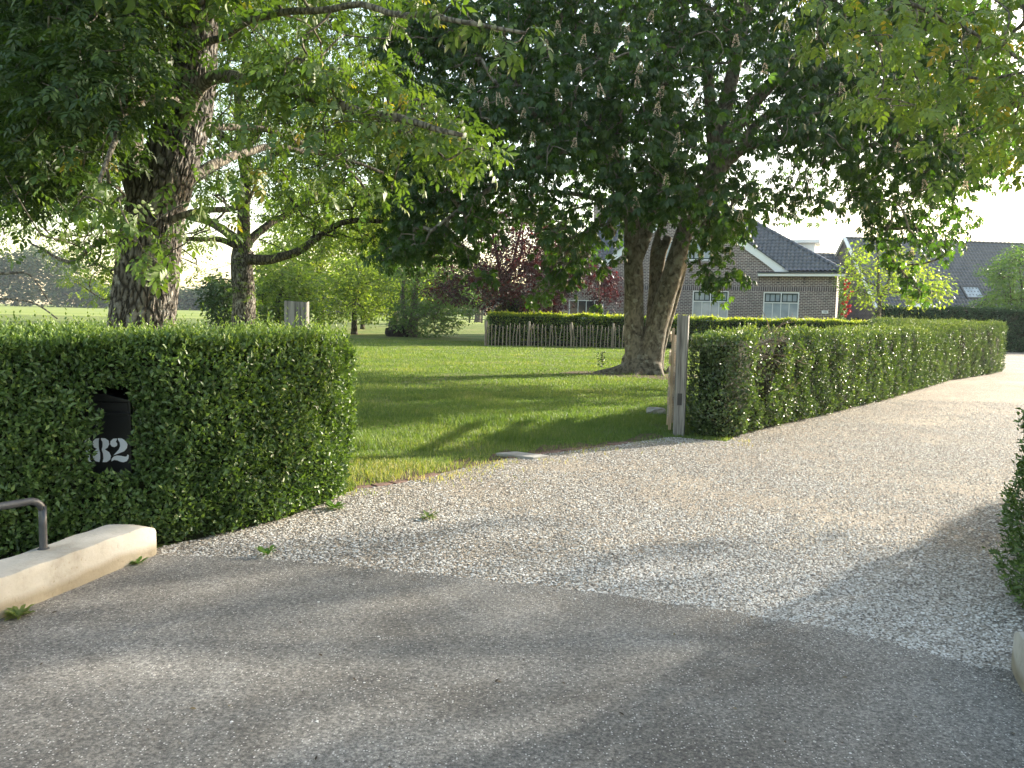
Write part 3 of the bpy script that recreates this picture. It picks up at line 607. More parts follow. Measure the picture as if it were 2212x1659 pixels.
# ------------------------------------------------------------------ house
HA = R(22)
house = empty('brick_house', (19.33, 50.0, 0), -HA); tag(house, 'brown brick house with white barge boards and a dark tiled roof behind the chestnut tree', 'house')
W = 20.0; D = 10.0; ZE = 4.42
AP = (-9.1, 8.75); GR = -2.9; GL = -15.3
def gtop(x):
    if x >= GR or x <= GL: return ZE
    return ZE+(AP[1]-ZE)*((GR-x)/(GR-AP[0]) if x > AP[0] else (x-GL)/(AP[0]-GL))
WINS = [(-4.2, -2.1, 1.0, 3.28), (-8.55, -6.3, 1.0, 3.32), (-16.85, -14.4, .7, 2.62)]
UP = (-10.8, -7.45, 5.22, 6.5)
xsb = sorted(set([-W, 0, GR, GL, AP[0]]+[v for h_ in WINS+[UP] for v in h_[:2]]))
wl = MB()
for a, b in zip(xsb[:-1], xsb[1:]):
    hs = sorted([h_ for h_ in WINS+[UP] if h_[0] <= a+1e-6 and h_[1] >= b-1e-6], key=lambda h_: h_[2]); z = 0
    for h_ in hs: wl.add([(a,0,z),(b,0,z),(b,0,h_[2]),(a,0,h_[2])], [(0,1,2,3)]); z = h_[3]
    wl.add([(a,0,z),(b,0,z),(b,0,gtop(b)),(a,0,gtop(a))], [(0,1,2,3)])
for (a, b, c_, d_) in WINS+[UP]:
    wl.add([(a,0,c_),(b,0,c_),(b,0,d_),(a,0,d_),(a,.12,c_),(b,.12,c_),(b,.12,d_),(a,.12,d_)], [(0,1,5,4),(1,2,6,5),(2,3,7,6),(3,0,4,7)])
wl.add([(0,0,0),(0,D,0),(0,D,ZE),(0,0,ZE),(-W,0,0),(-W,D,0),(-W,D,ZE),(-W,0,ZE)], [(0,1,2,3),(4,5,6,7),(1,5,6,2)])
wl.build('wall', M['brick'], house)
MB().box(-W, GL-.05, -.012, -.001, 3.42, 3.66).box(GL-.05, 0.004, -.012, -.001, 3.36, 3.60).build('brick_band', M['soldier'], house)
def tiles(name, org, u, v, poly, parent, du=.25, dv=.33, amp=.05, step=.055):
    org = np.array(org, float); u = np.array(u, float); v = np.array(v, float); nrm = np.cross(u, v); nrm /= np.linalg.norm(nrm)
    if nrm[2] < 0: nrm = -nrm
    pl = np.array(poly); a0, a1 = pl[:, 0].min(), pl[:, 0].max(); b0, b1 = pl[:, 1].min(), pl[:, 1].max()
    us = np.arange(a0, a1+du/5, du/5); rows = []; hts = []
    k = 0
    while b0+k*dv < b1+dv:
        for f, h_ in ((0.0, 1.0), (.6, .45), (.999, 0.0)): rows.append(b0+(k+f)*dv); hts.append(h_)
        k += 1
    rows = np.array(rows); hts = np.array(hts)
    UU, VV = np.meshgrid(us, rows); Hh = amp*np.sin(UU/du*2*math.pi)+amp*.35*np.sin(UU/du*4*math.pi+.8)+step*hts[:, None]+.02
    P = org+UU[..., None]*u+VV[..., None]*v+Hh[..., None]*nrm; nu = len(us); nr = len(rows)
    i = np.arange(nr-1)[:, None]*nu; j = np.arange(nu-1)[None]; F = np.stack([i+j, i+j+1, i+nu+j+1, i+nu+j], -1).reshape(-1, 4)
    cu = (UU[:-1, :-1]+du/10).ravel(); cv = ((VV[:-1, :-1]+VV[1:, 1:])/2).ravel(); F = F[inpoly(cu, cv, poly)]
    return tri_mesh(name, P.reshape(-1, 3), F, M['tile'], parent, inv=False)
ZR = 9.35; RX0, RX1 = -14.0, -8.0; rise = ZR-ZE; sl5 = math.hypot(5.3, rise)
vdir = (0, 5.3/sl5, rise/sl5)
ov = .35
tiles('front_roof', (0, -.3, ZE+.12), (1, 0, 0), vdir, [(ov, 0), (RX1+.1, sl5), (RX0, sl5), (-W-ov, 0), (GL, 0), (AP[0], (AP[1]-ZE)/rise*sl5), (GR, 0)], house)
tiles('back_roof', (0, D+.3, ZE+.12), (1, 0, 0), (0, -5.3/sl5, rise/sl5), [(ov, 0), (RX1, sl5), (RX0, sl5), (-W-ov, 0)], house)
hl = math.hypot(RX1, rise); tiles('hip_roof', (ov, 0, ZE+.12), (0, 1, 0), (RX1/hl, 0, rise/hl), [(-.3, 0), (D+.3, 0), (5, hl)], house)
hl2 = math.hypot(RX0+W, rise); tiles('hip_roof', (-W-ov, 0, ZE+.12), (0, 1, 0), ((RX0+W)/hl2, 0, rise/hl2), [(-.3, 0), (D+.3, 0), (5, hl2)], house)
def ridge_tiles(pts, parent, r=.12, L_=.36):
    ts = []
    for a, b in pts:
        a = np.array(a, float); b = np.array(b, float); n = int(np.linalg.norm(b-a)/L_)
        for k in range(n):
            p_ = a+(b-a)*k/n; q_ = a+(b-a)*(k+1.08)/n; ts.append(tube(np.array([p_, q_]), [r*1.12, r*.9], 8))
    V = []; F = []; b_ = 0
    for v_, f_ in ts: V.append(v_); F.append(f_+b_); b_ += len(v_)
    V = np.vstack(V); F = np.vstack(F); T = np.vstack([F[:, [0,1,2]], F[:, [0,2,3]]]); T = T[(T[:,0]!=T[:,1])&(T[:,1]!=T[:,2])&(T[:,0]!=T[:,2])]
    return tri_mesh('ridge_tiles', V, T, M['tile'], parent, inv=False)
zz = ZE+.17
for rr_ in (((ov, -.3, zz), (RX1, 5, ZR+.17)), ((RX1, 5, ZR+.17), (RX0, 5, ZR+.17)), ((-W-ov, -.3, zz), (RX0, 5, ZR+.17)), ((AP[0], -.05, AP[1]+.2), (AP[0], 4.6, AP[1]+.2))): ridge_tiles([rr_], house)
# front gable roof: two short slopes running back into the main roof
gsr = math.hypot(GR-AP[0], AP[1]-ZE)
for sg, gx in ((1, GR), (-1, GL)):
    gl = math.hypot(gx-AP[0], AP[1]-ZE); u_ = (0, 1, 0); v_ = ((AP[0]-gx)/gl, 0, (AP[1]-ZE)/gl)
    tiles('gable_roof', (gx, 0, ZE+.05), u_, v_, [(-.12, 0), (.1, 0), (4.9, gl), (-.12, gl)], house)
def barge(sg, gx):
    ax, az = AP; ux = gx-ax; uz = ZE-az; l = math.hypot(ux, uz); ux /= l; uz /= l; nx, nz = (-uz, ux) if sg < 0 else (uz, -ux)
    if nz > 0: nx, nz = -nx, -nz
    wd = .42; P = [(ax, az+.2), (gx+ux*.35, ZE+uz*.35+.2)]
    kx, kz = gx+ux*.35, ZE+.04
    poly = [(ax, az+.22), (gx+ux*.28, ZE+.05), (gx-sg*.62, ZE+.05), (gx-sg*.85-ux*.05, ZE+.28), (gx-sg*.98-ux*.1, ZE+.42), (gx-ux*1.7+nx*wd, ZE-uz*1.7+nz*wd+.22), (ax, az-.30)]
    return MB().prism(poly, -.14, -.09, 'y')
barge(1, GR).build('barge_board', M['white'], house); barge(-1, GL).build('barge_board', M['white'], house)
MB().bar((AP[0], -.16, AP[1]+.26), (GR+.2, -.16, ZE+.09), .1, .05).build('verge_strip', M['zinc'], house)
MB().bar((AP[0], -.16, AP[1]+.26), (GL-.2, -.16, ZE+.09), .1, .05).build('verge_strip', M['zinc'], house)
def gutter(x0_, x1_):
    MB().box(x0_, x1_, -.5, -.02, ZE-.19, ZE-.03).build('eaves_board', M['white'], house, bevel=.01)
    MB().box(x0_-.03, x1_+.03, -.58, -.36, ZE-.026, ZE+.07).build('gutter', M['zinc'], house, bevel=.02)
gutter(-4.55, .42); gutter(-W-.4, -13.7)
def window(x0_, x1_, z0_, z1_, parent, trans, nl=4, up=False, dark=False):
    t_ = .075; f = MB()
    f.box(x0_, x0_+t_, .03, .11, z0_, z1_).box(x1_-t_, x1_, .03, .11, z0_, z1_).box(x0_+t_, x1_-t_, .03, .11, z1_-t_, z1_).box(x0_+t_, x1_-t_, .03, .11, z0_, z0_+t_)
    xm = (x0_+x1_)/2
    if trans: f.box(x0_+t_, x1_-t_, .035, .105, trans-.03, trans+.03); f.box(xm-.03, xm+.03, .04, .10, trans+.03, z1_-t_)
    fr = f.build('window', M['white'], parent)
    g = MB(); zt_ = (trans-.03) if trans else z1_-t_
    for k in range(1, nl):
        x = x0_+t_+(x1_-x0_-2*t_)*k/nl; g.box(x-.018, x+.018, .055, .09, z0_+t_, zt_)
    zb = z0_+t_+(zt_-z0_-t_)*.36
    if not up: g.box(x0_+t_, x1_-t_, .057, .088, zb-.02, zb+.02)
    g.build('glazing_bars', M['white'], fr)
    if trans:
        for (a, b) in ((x0_+t_, xm-.03), (xm+.03, x1_-t_)):
            s = MB(); c0, c1 = trans+.03, z1_-t_; q = .07
            s.box(a, a+q, .045, .095, c0, c1).box(b-q, b, .045, .095, c0, c1).box(a+q, b-q, .045, .095, c1-q, c1).box(a+q, b-q, .045, .095, c0, c0+q)
            for k in (1, 2): x = a+(b-a)*k/3; s.box(x-.025, x+.025, .05, .09, c0+q, c1-q)
            s.build('transom_sash', M['greenpaint'], fr)
    if up:
        s = MB(); s.box(x0_+t_, x1_-t_, .04, .1, z0_+t_, z0_+t_+.07).box(x0_+t_, x1_-t_, .04, .1, z1_-t_-.07, z1_-t_)
        for k in range(nl+1): x = x0_+t_+(x1_-x0_-2*t_)*k/nl; s.box(x-.05, x+.05, .042, .098, z0_+t_+.07, z1_-t_-.07)
        s.build('sash', M['greenpaint'], fr)
    MB().box(x0_+t_, x1_-t_, .098, .104, z0_+t_, z1_-t_).build('pane', M['glassdark'] if dark else M['glass'], fr)
    MB().box(x0_-.05, x1_+.05, -.04, .12, z0_-.08, z0_-.002).build('sill', M['stone'], fr)
    return fr
window(*WINS[0], house, 2.62); window(*WINS[1], house, 2.64)
window(*WINS[2], house, None, 4, dark=True); window(*UP, house, None, 3, up=True)
for k, x in enumerate((-.4, -1.85, -3.35, -4.5)):
    an = MB(); an.bar((x, -.03, 3.84), (x, -.03, 4.2), .05, .05); an.bar((x-.07, -.03, 3.88), (x+.07, -.03, 3.86), .04, .05); an.bar((x, -.03, 4.1), (x+.06, -.03, 4.2), .03, .04); an.bar((x, -.03, 4.1), (x-.06, -.03, 4.18), .03, .04)
    an.bar((x-.045, -.03, 4.02), (x+.045, -.03, 4.02), .04, .04); an.build('wall_anchor', M['iron'], house)
np_ = MB().box(-.76, -.4, -.03, -.003, 2.02, 2.2).build('number_plate', M['white'], house)
def text_mesh(name, s, size, mat, parent, loc, rot=(math.pi/2, 0, 0), ext=.003):
    cu = bpy.data.curves.new('txt', 'FONT'); cu.body = s; cu.size = size; cu.align_x = 'CENTER'; cu.align_y = 'CENTER'; cu.extrude = ext
    tmp = bpy.data.objects.new('txt', cu); COL.objects.link(tmp); dg = bpy.context.evaluated_depsgraph_get(); me = bpy.data.meshes.new_from_object(tmp.evaluated_get(dg))
    bpy.data.objects.remove(tmp); me.materials.clear(); o = link(name, me, mat, parent); o.location = loc; o.rotation_euler = rot; return o
text_mesh('house_number', '182', .17, M['iron'], np_, (-.58, -.034, 2.11))
# chimney and flat-roofed dormer
MB().box(-16.6, -16.0, 4.4, 5.0, 7.5, 10.35).build('chimney', M['brick'], house, bevel=.01)
dm = MB().box(-3.4, -1.6, 6.3, 8.6, 4.7, 6.78).build('dormer', M['white'], house); MB().box(-3.65, -1.3, 6.0, 8.8, 6.782, 7.02).build('dormer_roof', M['white'], dm, bevel=.02)
# ------------------------------------------------------------------ barn
BA = R(-6)
barn = empty('brick_barn', (26.9, 62, 0), -BA); tag(barn, 'dark brick barn with a broad grey tiled roof and white verge, right of the house', 'barn')
BL, BD, BE, BR = 34.0, 4.9, 3.0, 8.1
b_ = MB(); b_.add([(0,0,0),(0,0,BE),(0,BD,BR),(0,2*BD,BE),(0,2*BD,0)], [(0,1,2,3,4)]); b_.add([(0,0,0),(BL,0,0),(BL,0,BE),(0,0,BE)], [(0,1,2,3)]); b_.add([(BL,0,0),(BL,0,BE),(BL,BD,BR),(BL,2*BD,BE),(BL,2*BD,0)], [(0,1,2,3,4)])
b_.build('wall', M['brickdark'], barn)
bs = math.hypot(BD, BR-BE)
bsl = bs+.55
tiles('roof', (0, -.55*BD/bs, BE-.55*(BR-BE)/bs+.06), (1, 0, 0), (0, BD/bs, (BR-BE)/bs), [(-.1,0),(24,0),(24,bsl),(-.1,bsl)], barn, du=.27, dv=.36)
MB().add([(-.1,BD,BR+.05),(BL,BD,BR+.05),(BL,2*BD+.4,BE-.3),(-.1,2*BD+.4,BE-.3)], [(0,1,2,3)]).build('back_roof', M['tile'], barn)
ridge_tiles([((0, BD, BR+.12), (24, BD, BR+.12))], barn, .11)
MB().bar((-.12, -.5, BE-.45), (-.12, BD+.05, BR+.16), .06, .3, (1,0,0)).build('verge_board', M['white'], barn)
MB().bar((-.12, 2*BD+.4, BE-.3), (-.12, BD-.02, BR+.16), .06, .26, (1,0,0)).build('verge_board', M['white'], barn)
MB().box(-.05, BL, -.58, -.44, BE-.58, BE-.46).build('gutter', M['zinc'], barn, bevel=.02)
sw = MB(); 
def rp(x, s, h_=.0): 
    q = np.array([x, -.55*BD/bs, BE-.55*(BR-BE)/bs+.06])+s*np.array([0, BD/bs, (BR-BE)/bs])+h_*np.array([0, -(BR-BE)/bs, BD/bs]); return tuple(q)
def slab(x0_, x1_, s0, s1, h0, h1):
    vs = [rp(x0_,s0,h0),rp(x1_,s0,h0),rp(x1_,s1,h0),rp(x0_,s1,h0),rp(x0_,s0,h1),rp(x1_,s0,h1),rp(x1_,s1,h1),rp(x0_,s1,h1)]
    return vs, [(0,3,2,1),(4,5,6,7),(0,1,5,4),(1,2,6,5),(2,3,7,6),(3,0,4,7)]
sx0, sx1, ss0, ss1 = 7.45, 9.0, 1.1, 2.45
for a in ((sx0,sx0+.12,ss0,ss1),(sx1-.12,sx1,ss0,ss1),(sx0+.12,sx1-.12,ss0,ss0+.12),(sx0+.12,sx1-.12,ss1-.12,ss1)): sw.add(*slab(*a, .0, .14))
skl = sw.build('skylight', M['zinc'], barn); MB().add(*slab(sx0+.12, sx1-.12, ss0+.12, ss1-.12, .02, .09)).build('pane', M['glass'], skl)
dp = MB(); V, F = tube(catmull([(1.9,-.5,2.5),(1.5,-.25,2.25),(1.2,-.08,2.0),(1.15,-.08,1.7),(1.15,-.08,0)], 20), .05, 8); dp.add(V, [tuple(f) for f in F]); dp.build('downpipe', M['zinc'], barn)
MB().box(-.03, -.002, 2.2, 3.0, 0, 1.9).build('door', M['iron'], barn); MB().box(1.9, 2.8, -.03, -.002, 0, 1.95).build('door', M['iron'], barn)
# arched window on the barn gable
aw = MB(); ar = [(2*0+math.cos(t)*.45, 1.75+math.sin(t)*.35) for t in np.linspace(0, math.pi, 12)]+[(-.45, 1.1), (.45, 1.1)]
aw.v = []; aw.prism(ar, -.06, -.004, 'y'); a_ = aw.build('arched_window', M['white'], barn); a_.location = (0, 5.0, 0); a_.rotation_euler = (0, 0, -math.pi/2)
for s_ in (-.28, -.14, 0, .14, .28)[1::1][:3]: pass
gw = MB().box(-.34, -.13, -.075, -.062, 1.2, 1.75).box(-.105, .105, -.075, -.062, 1.2, 1.9).box(.13, .34, -.075, -.062, 1.2, 1.75); gw.build('pane', M['glassdark'], a_)
# link building between house and barn
lk = empty('link_building', (22.6, 66, 0), R(6)); tag(lk, 'small tiled roof building seen between the house and the barn', 'building')
MB().box(-3, 3.6, 0, 4, 0, 4.4).build('wall', M['brickdark'], lk)
tiles('roof', (0, -.2, 4.2), (1,0,0), (0,.6,.8), [(-3.2,0),(3.8,0),(3.8,3.4),(-3.2,3.4)], lk); ridge_tiles([((-3.2,1.9,7.0),(3.8,1.9,7.0))], lk, .1)
# parasol
pq = A(1990, 664, 53); ps = empty('parasol', (pq[0], 53, 0)); tag(ps, 'white canvas parasol top showing above the tall yew hedge', 'parasol')
mb = MB(); vs = [(0, 0, 2.98)]; fs = []
for k in range(8): a = k*math.pi/4+.2; vs.append((1.7*math.cos(a), 1.7*math.sin(a), 2.35)); fs.append((0, k+1, (k+1) % 8+1))
mb.add(vs, fs); mb.build('canopy', M['canvas'], ps); MB().tube([(0,0,0),(0,0,2.97)], .03, 8).build('pole', M['white'], ps)
# round stone garden posts behind the right hedge
# ------------------------------------------------------------------ paling fence
FA = np.array([-1.35, 40.05]); FB = np.array([20.0, 43.1]); fd = (FB-FA)/np.linalg.norm(FB-FA)
pf = empty('paling_fence', (FA[0], FA[1], 0)); tag(pf, 'rustic chestnut stick fence on wires in front of the low yellow topped hedge', 'fence')
def stick(hh, r, k, lean, bend):
    P = np.array([(0, 0, 0), (bend, 0, hh*.4), (lean*.7, bend*.5, hh*.75), (lean, 0, hh)]); V, F = tube(catmull(P, 7), [r, r, r*1.02, r, r*.97, r*.9, r*.6], 6); return V, F
protos = []
for k in range(10):
    V, F = stick(random.uniform(1.05, 1.2), random.uniform(.022, .03), k, random.uniform(-.07, .07), random.uniform(-.04, .04))
    m_ = MB(); m_.add(V, [tuple(f) for f in F]); protos.append(m_)
meshes = []
Lf = np.linalg.norm(FB-FA)
s = 0; npale = 0
while s < Lf and npale < 96:
    q = FA+fd*s; pxx = proj((q[0], q[1], 1.0))[0]
    hid = 1352 < pxx < 1462 or 1470 < pxx < 1640
    if not hid:
        k = random.randrange(10)
        if len(meshes) <= k or k >= len(meshes):
            ob = protos[len(meshes)].build('pale', M['picket'], pf, smooth=True) if len(meshes) < 10 else None
            if ob: meshes.append(ob)
        else:
            ob = meshes[k].copy(); COL.objects.link(ob); ob.parent = pf
        ob.location = (q[0]-FA[0], q[1]-FA[1], 0); ob.rotation_euler = (0, 0, random.uniform(0, 6)); ob.scale = (1, 1, random.uniform(.93, 1.04)); npale += 1
    s += random.uniform(.145, .205)
for k, s in enumerate(np.arange(.05, Lf, 2.1)):
    q = fd*s; pxx = proj((FA[0]+q[0], FA[1]+q[1], 1.0))[0]
    if 1352 < pxx < 1640: continue
    MB().tube([(q[0], q[1]+.06, 0), (q[0], q[1]+.06, 1.22)], .045, 8).build('fence_post', M['picket'], pf, smooth=True)
wr = MB()
for z in (.25, .9): wr.tube([(0, .02, z), (fd[0]*Lf, fd[1]*Lf+.02, z)], .006, 5)
wr.build('wire', M['zinc'], pf)
# return run of the fence going back
rf = empty('paling_fence', (-1.35, 40.1, 0)); tag(rf, 'short return of the stick fence turning back at its left corner', 'fence')
for k in range(18):
    V, F = stick(random.uniform(1.05, 1.25), .024, k, random.uniform(-.08, .08), 0); m_ = MB(); y = .25+.22*k; m_.add(V+np.array([-.02*y+.0, y, 0]), [tuple(f) for f in F]); m_.build('pale', M['picket'], rf, smooth=True)
# far post-and-rail fence
ff = empty('rail_fence', tuple(G(945, 697))); FX0 = G(945, 697); tag(ff, 'distant post and rail fence crossing the end of the grassy lane', 'fence')
for px in (945, 1014, 1041, 1075): q = A(px, 690, 128)-FX0; MB().box(q[0]-.12, q[0]+.12, q[1]-.1, q[1]+.1, 0, 1.9).build('fence_post', M['bark_dark'], ff)
q = A(1110, 690, 128)-FX0
for z in (.55, 1.3): MB().box(-.3, q[0], q[1]-.03-.1, q[1]+.03-.1, z-.06, z+.06).build('rail', M['bark_dark'], ff)

# ------------------------------------------------------------------ trees
def crown_pts(poly, n, Yc, thick, holes=(), flat=1.0, jit=0.0, r=None):
    """cluster centres inside a crown whose outline (seen from the road) is poly and whose depth runs Yc-thick..Yc+thick"""
    r = r or rng; pl = np.array(poly, float); cx, cy = pl.mean(0); out = []
    while len(out) < n:
        x = r.uniform(pl[:, 0].min(), pl[:, 0].max(), n); y = r.uniform(pl[:, 1].min(), pl[:, 1].max(), n); ok = inpoly(x, y, poly)
        for h, pk in holes: ok &= ~(inpoly(x, y, h) & (r.uniform(0, 1, n) > pk))
        x = x[ok]; y = y[ok]
        wx = (pl[:, 0].max()-pl[:, 0].min())/2; wy = (pl[:, 1].max()-pl[:, 1].min())/2
        mx = (pl[:, 0].max()+pl[:, 0].min())/2; my = (pl[:, 1].max()+pl[:, 1].min())/2
        rr = np.clip(((x-mx)/wx)**2+((y-my)/wy)**2, 0, .93); Y = Yc+thick*np.sqrt(1-rr*.9)*(np.sign(r.uniform(-1, 1, len(x)))*r.uniform(0, 1, len(x))**.7)
        out += [A(a, b, c) for a, b, c in zip(x, y, Y)]
    return np.array(out[:n])
def skeleton(limbs, clusters, rt=.008, step=.5, pw=.47, kmin=4, sag=.1):
    nodes = []; par = []; rad = []
    for P, r0, r1 in limbs:
        L = np.linalg.norm(np.diff(P, axis=0), axis=1).sum(); n = max(3, int(L/step)); Q = catmull(P, n+1)
        for q in Q: nodes.append(q); par.append(-1)
    nodes = np.array(nodes); nl = len(nodes); par = list(par)
    cap = nl+len(clusters)*5; NN = np.zeros((cap, 3)); NN[:nl] = nodes; cnt = nl; load = np.zeros(cap)
    dmin = np.array([np.min(np.sum((nodes-c)**2, 1)) for c in clusters]); order = np.argsort(dmin); br = []
    for ci in order:
        c = clusters[ci]; d2 = np.sum((NN[:cnt]-c)**2, 1); below = NN[:cnt, 2] > c[2]+.4; d2 = d2*(1+.5*below); k = int(np.argmin(d2)); a = NN[k]
        L = np.linalg.norm(c-a); m = (a+c)/2+np.array([rng.normal(0, .09), rng.normal(0, .09), sag*.6+rng.normal(0, .06)])*L
        Q = catmull(np.array([a, m, c]), 4 if L < 1.5 else 6); pi = k
        chain = [k]
        for q in Q[1:]: NN[cnt] = q; par.append(pi); pi = cnt; chain.append(cnt); cnt += 1
        br.append(chain); p = pi
        while p >= 0: load[p] += 1; p = par[p]
    tubes = []
    for ch in br:
        P = NN[ch]; ld = load[ch]; ld[0] = ld[1]; r_ = rt*np.maximum(ld, 1)**pw; r_[-1] *= .7
        tubes.append(tube(P, r_, max(kmin, 3 if r_.max() < .012 else 5)))
    return tubes
def leaves_at(C, per, rad, tmpl, size, down=.4, tint=.5, tvar=.2, zs=.7, upn=.9):
    n = len(C)*per; c = np.repeat(C, per, 0); o = rng.normal(0, 1, (n, 3)); o /= np.linalg.norm(o, axis=1)[:, None]; o *= (rng.uniform(.15, 1, n)**.6)[:, None]*rad; o[:, 2] *= zs
    d = o/rad*.8+rng.normal(0, .45, (n, 3)); d[:, 2] = d[:, 2]*.4-down; up = rng.normal(0, .35, (n, 3))+[0, 0, upn]
    ct = np.repeat(rng.normal(0, tvar*.6, len(C)), per); ti = np.clip(tint+ct+rng.normal(0, tvar, n)+.25*(rng.uniform(0, 1, n) < .02), 0, 1)
    return scatter(tmpl, c+o, frames(d, up), size*rng.uniform(.65, 1.2, n), ti)
def merge(parts):
    Vs = []; Ts = []; Is = []; b = 0
    for V, T, I in parts: Vs.append(V); Ts.append(T+b); Is.append(I); b += len(V)
    return np.vstack(Vs), np.vstack(Ts), np.concatenate(Is)
def Lm(pts, r0, r1): return (np.array([A(*p) for p in pts]), r0, r1)
def trunk_mesh(limbs, mat, parent, voxel=0, k=20, flare=None, rough=0.0, name='trunk', step=.12, zfreq=1.0, afreq=4.0):
    tb = []
    for P, r0, r1 in limbs:
        L = np.linalg.norm(np.diff(P, axis=0), axis=1).sum(); n = max(6, int(L/step)); Q = catmull(P, n); t = np.linspace(0, 1, n); rr = r0+(r1-r0)*t**.85
        if flare: rr = rr*(1+flare*np.exp(-(Q[:, 2]-Q[:, 2].min())/.35))
        def bp(P_, a):
            X = P_[:, None, :]*[1, 1, .35]+np.stack([np.cos(a), np.sin(a), a*0], -1)[None]*.9
            v = noise3(X.reshape(-1, 3), 2.2, 11).reshape(X.shape[:2])*.05
            if rough: 
                Xr = P_[:, None, :]*[.5, .5, 2.6*zfreq]+np.stack([np.cos(a), np.sin(a), a*0], -1)[None]*afreq
                u = np.abs(noise3(Xr.reshape(-1, 3), 2.6, 12)).reshape(X.shape[:2]); v = v+rough*(np.clip(u, 0, .5)-.25)
            return 1+v
        tb.append(tube(Q, rr, k, bp, True))
    o = tubes_mesh(name, tb, mat, parent)
    if voxel:
        m_ = o.modifiers.new('r', 'REMESH'); m_.mode = 'VOXEL'; m_.voxel_size = voxel; m_.use_smooth_shade = True
        s_ = o.modifiers.new('s', 'SMOOTH'); s_.factor = .5; s_.iterations = 4
    return o
PALM = palmate(True); PALML = palmate(False); PINN = pinnate(True, 3); PINL = pinnate(False, 3); SL = leaf_small(1, .55); FLF = leaf_fine(1, .45)

# ---- horse chestnut
tc = G(1392, 806); Yt = tc[1]
ch = empty('chestnut_tree', (tc[0], tc[1], 0)); tag(ch, 'big flowering horse chestnut with several fused trunks on the lawn', 'tree')
low = [Lm([(1380,816,Yt),(1373,765,Yt),(1370,700,Yt),(1369,600,Yt+.05),(1366,520,Yt+.1),(1362,460,Yt+.1),(1345,400,Yt)], .33, .20),
       Lm([(1402,812,Yt-.12),(1410,760,Yt-.15),(1421,700,Yt-.15),(1450,600,Yt-.1),(1473,520,Yt-.05),(1489,475,Yt),(1515,425,Yt)], .32, .23),
       Lm([(1372,570,Yt+.05),(1396,505,Yt+.1),(1406,450,Yt+.1),(1418,395,Yt+.2)], .17, .18),
       Lm([(1392,790,Yt+.25),(1403,700,Yt+.3),(1409,620,Yt+.35),(1413,540,Yt+.3),(1436,460,Yt+.3),(1440,400,Yt+.3)], .13, .08),
       Lm([(1408,700,Yt+.2),(1422,600,Yt+.3),(1431,545,Yt+.3),(1443,512,Yt+.3)], .12, .13),
       Lm([(1424,815,Yt+.15),(1424,770,Yt+.2),(1440,705,Yt+.2),(1462,630,Yt+.15),(1478,570,Yt+.05)], .17, .10)]
roots = [Lm([(1380,790,Yt-.1),(1340,806,Yt-.2),(1290,812,Yt-.2),(1262,817,Yt-.1)], .34, .07), Lm([(1390,790,Yt-.2),(1375,812,Yt-.8),(1360,822,Yt-1.2)], .2, .05), Lm([(1415,790,Yt-.2),(1425,808,Yt-.7),(1436,822,Yt-1.1)], .2, .05),
         Lm([(1440,800,Yt+.2),(1462,812,Yt+.2),(1490,818,Yt+.2)], .16, .04), Lm([(1360,780,Yt),(1345,800,Yt+.4)], .25, .1), Lm([(1400,790,Yt-.3),(1402,815,Yt-.6)], .28, .15)]
trunk_mesh(low+roots, M['bark_chest'], ch, voxel=.035, k=22, rough=.12, step=.2, zfreq=.6)
hi = [Lm([(1345,400,Yt-.1),(1310,355,Yt-.3),(1262,305,Yt-.8),(1195,262,Yt-1.5),(1110,235,Yt-2.2)], .25, .10),
      Lm([(1345,400,Yt-.1),(1335,330,Yt+.3),(1320,230,Yt+.8),(1290,110,Yt+1),(1270,-50,Yt+1)], .18, .09),
      Lm([(1418,400,Yt+.2),(1430,300,Yt+.3),(1440,180,Yt-.3),(1445,50,Yt-.8),(1450,-150,Yt-1)], .24, .10),
      Lm([(1500,460,Yt),(1530,400,Yt),(1556,335,Yt),(1562,250,Yt+.3),(1585,150,Yt+.4),(1610,30,Yt+.5),(1620,-150,Yt)], .34, .12),
      Lm([(1545,370,Yt),(1538,280,Yt-.3),(1530,170,Yt-.6),(1520,40,Yt-.6),(1500,-150,Yt)], .20, .1),
      Lm([(1552,340,Yt),(1596,262,Yt-.2),(1650,200,Yt-.6),(1720,130,Yt-1),(1800,60,Yt-1.2)], .22, .09),
      Lm([(1545,375,Yt),(1590,330,Yt-.2),(1640,307,Yt-.4),(1710,300,Yt-.6),(1800,302,Yt-.8),(1900,330,Yt-1),(1990,380,Yt-1.1)], .19, .06),
      Lm([(1600,310,Yt),(1640,265,Yt+.4),(1690,230,Yt+1),(1800,190,Yt+2),(1950,170,Yt+2.5)], .15, .06),
      Lm([(1372,460,Yt),(1320,440,Yt+.6),(1250,420,Yt+1.5),(1150,410,Yt+2.6)], .13, .05),
      Lm([(1800,302,Yt-.8),(1850,370,Yt-.9),(1885,450,Yt-.9),(1915,540,Yt-.9),(1960,600,Yt-.9),(2000,640,Yt-.9)], .06, .02),
      Lm([(1345,400,Yt-.1),(1290,480,Yt-1.2),(1230,540,Yt-2.2),(1190,580,Yt-2.8)], .08, .03),
      Lm([(1262,305,Yt-.8),(1160,350,Yt-2),(1040,420,Yt-3),(930,500,Yt-3.6)], .10, .04)]
tubes_mesh('limbs', [tube(catmull(P, 24), np.linspace(r0, r1, 24), 12) for P, r0, r1 in hi], M['bark_chest'], ch)
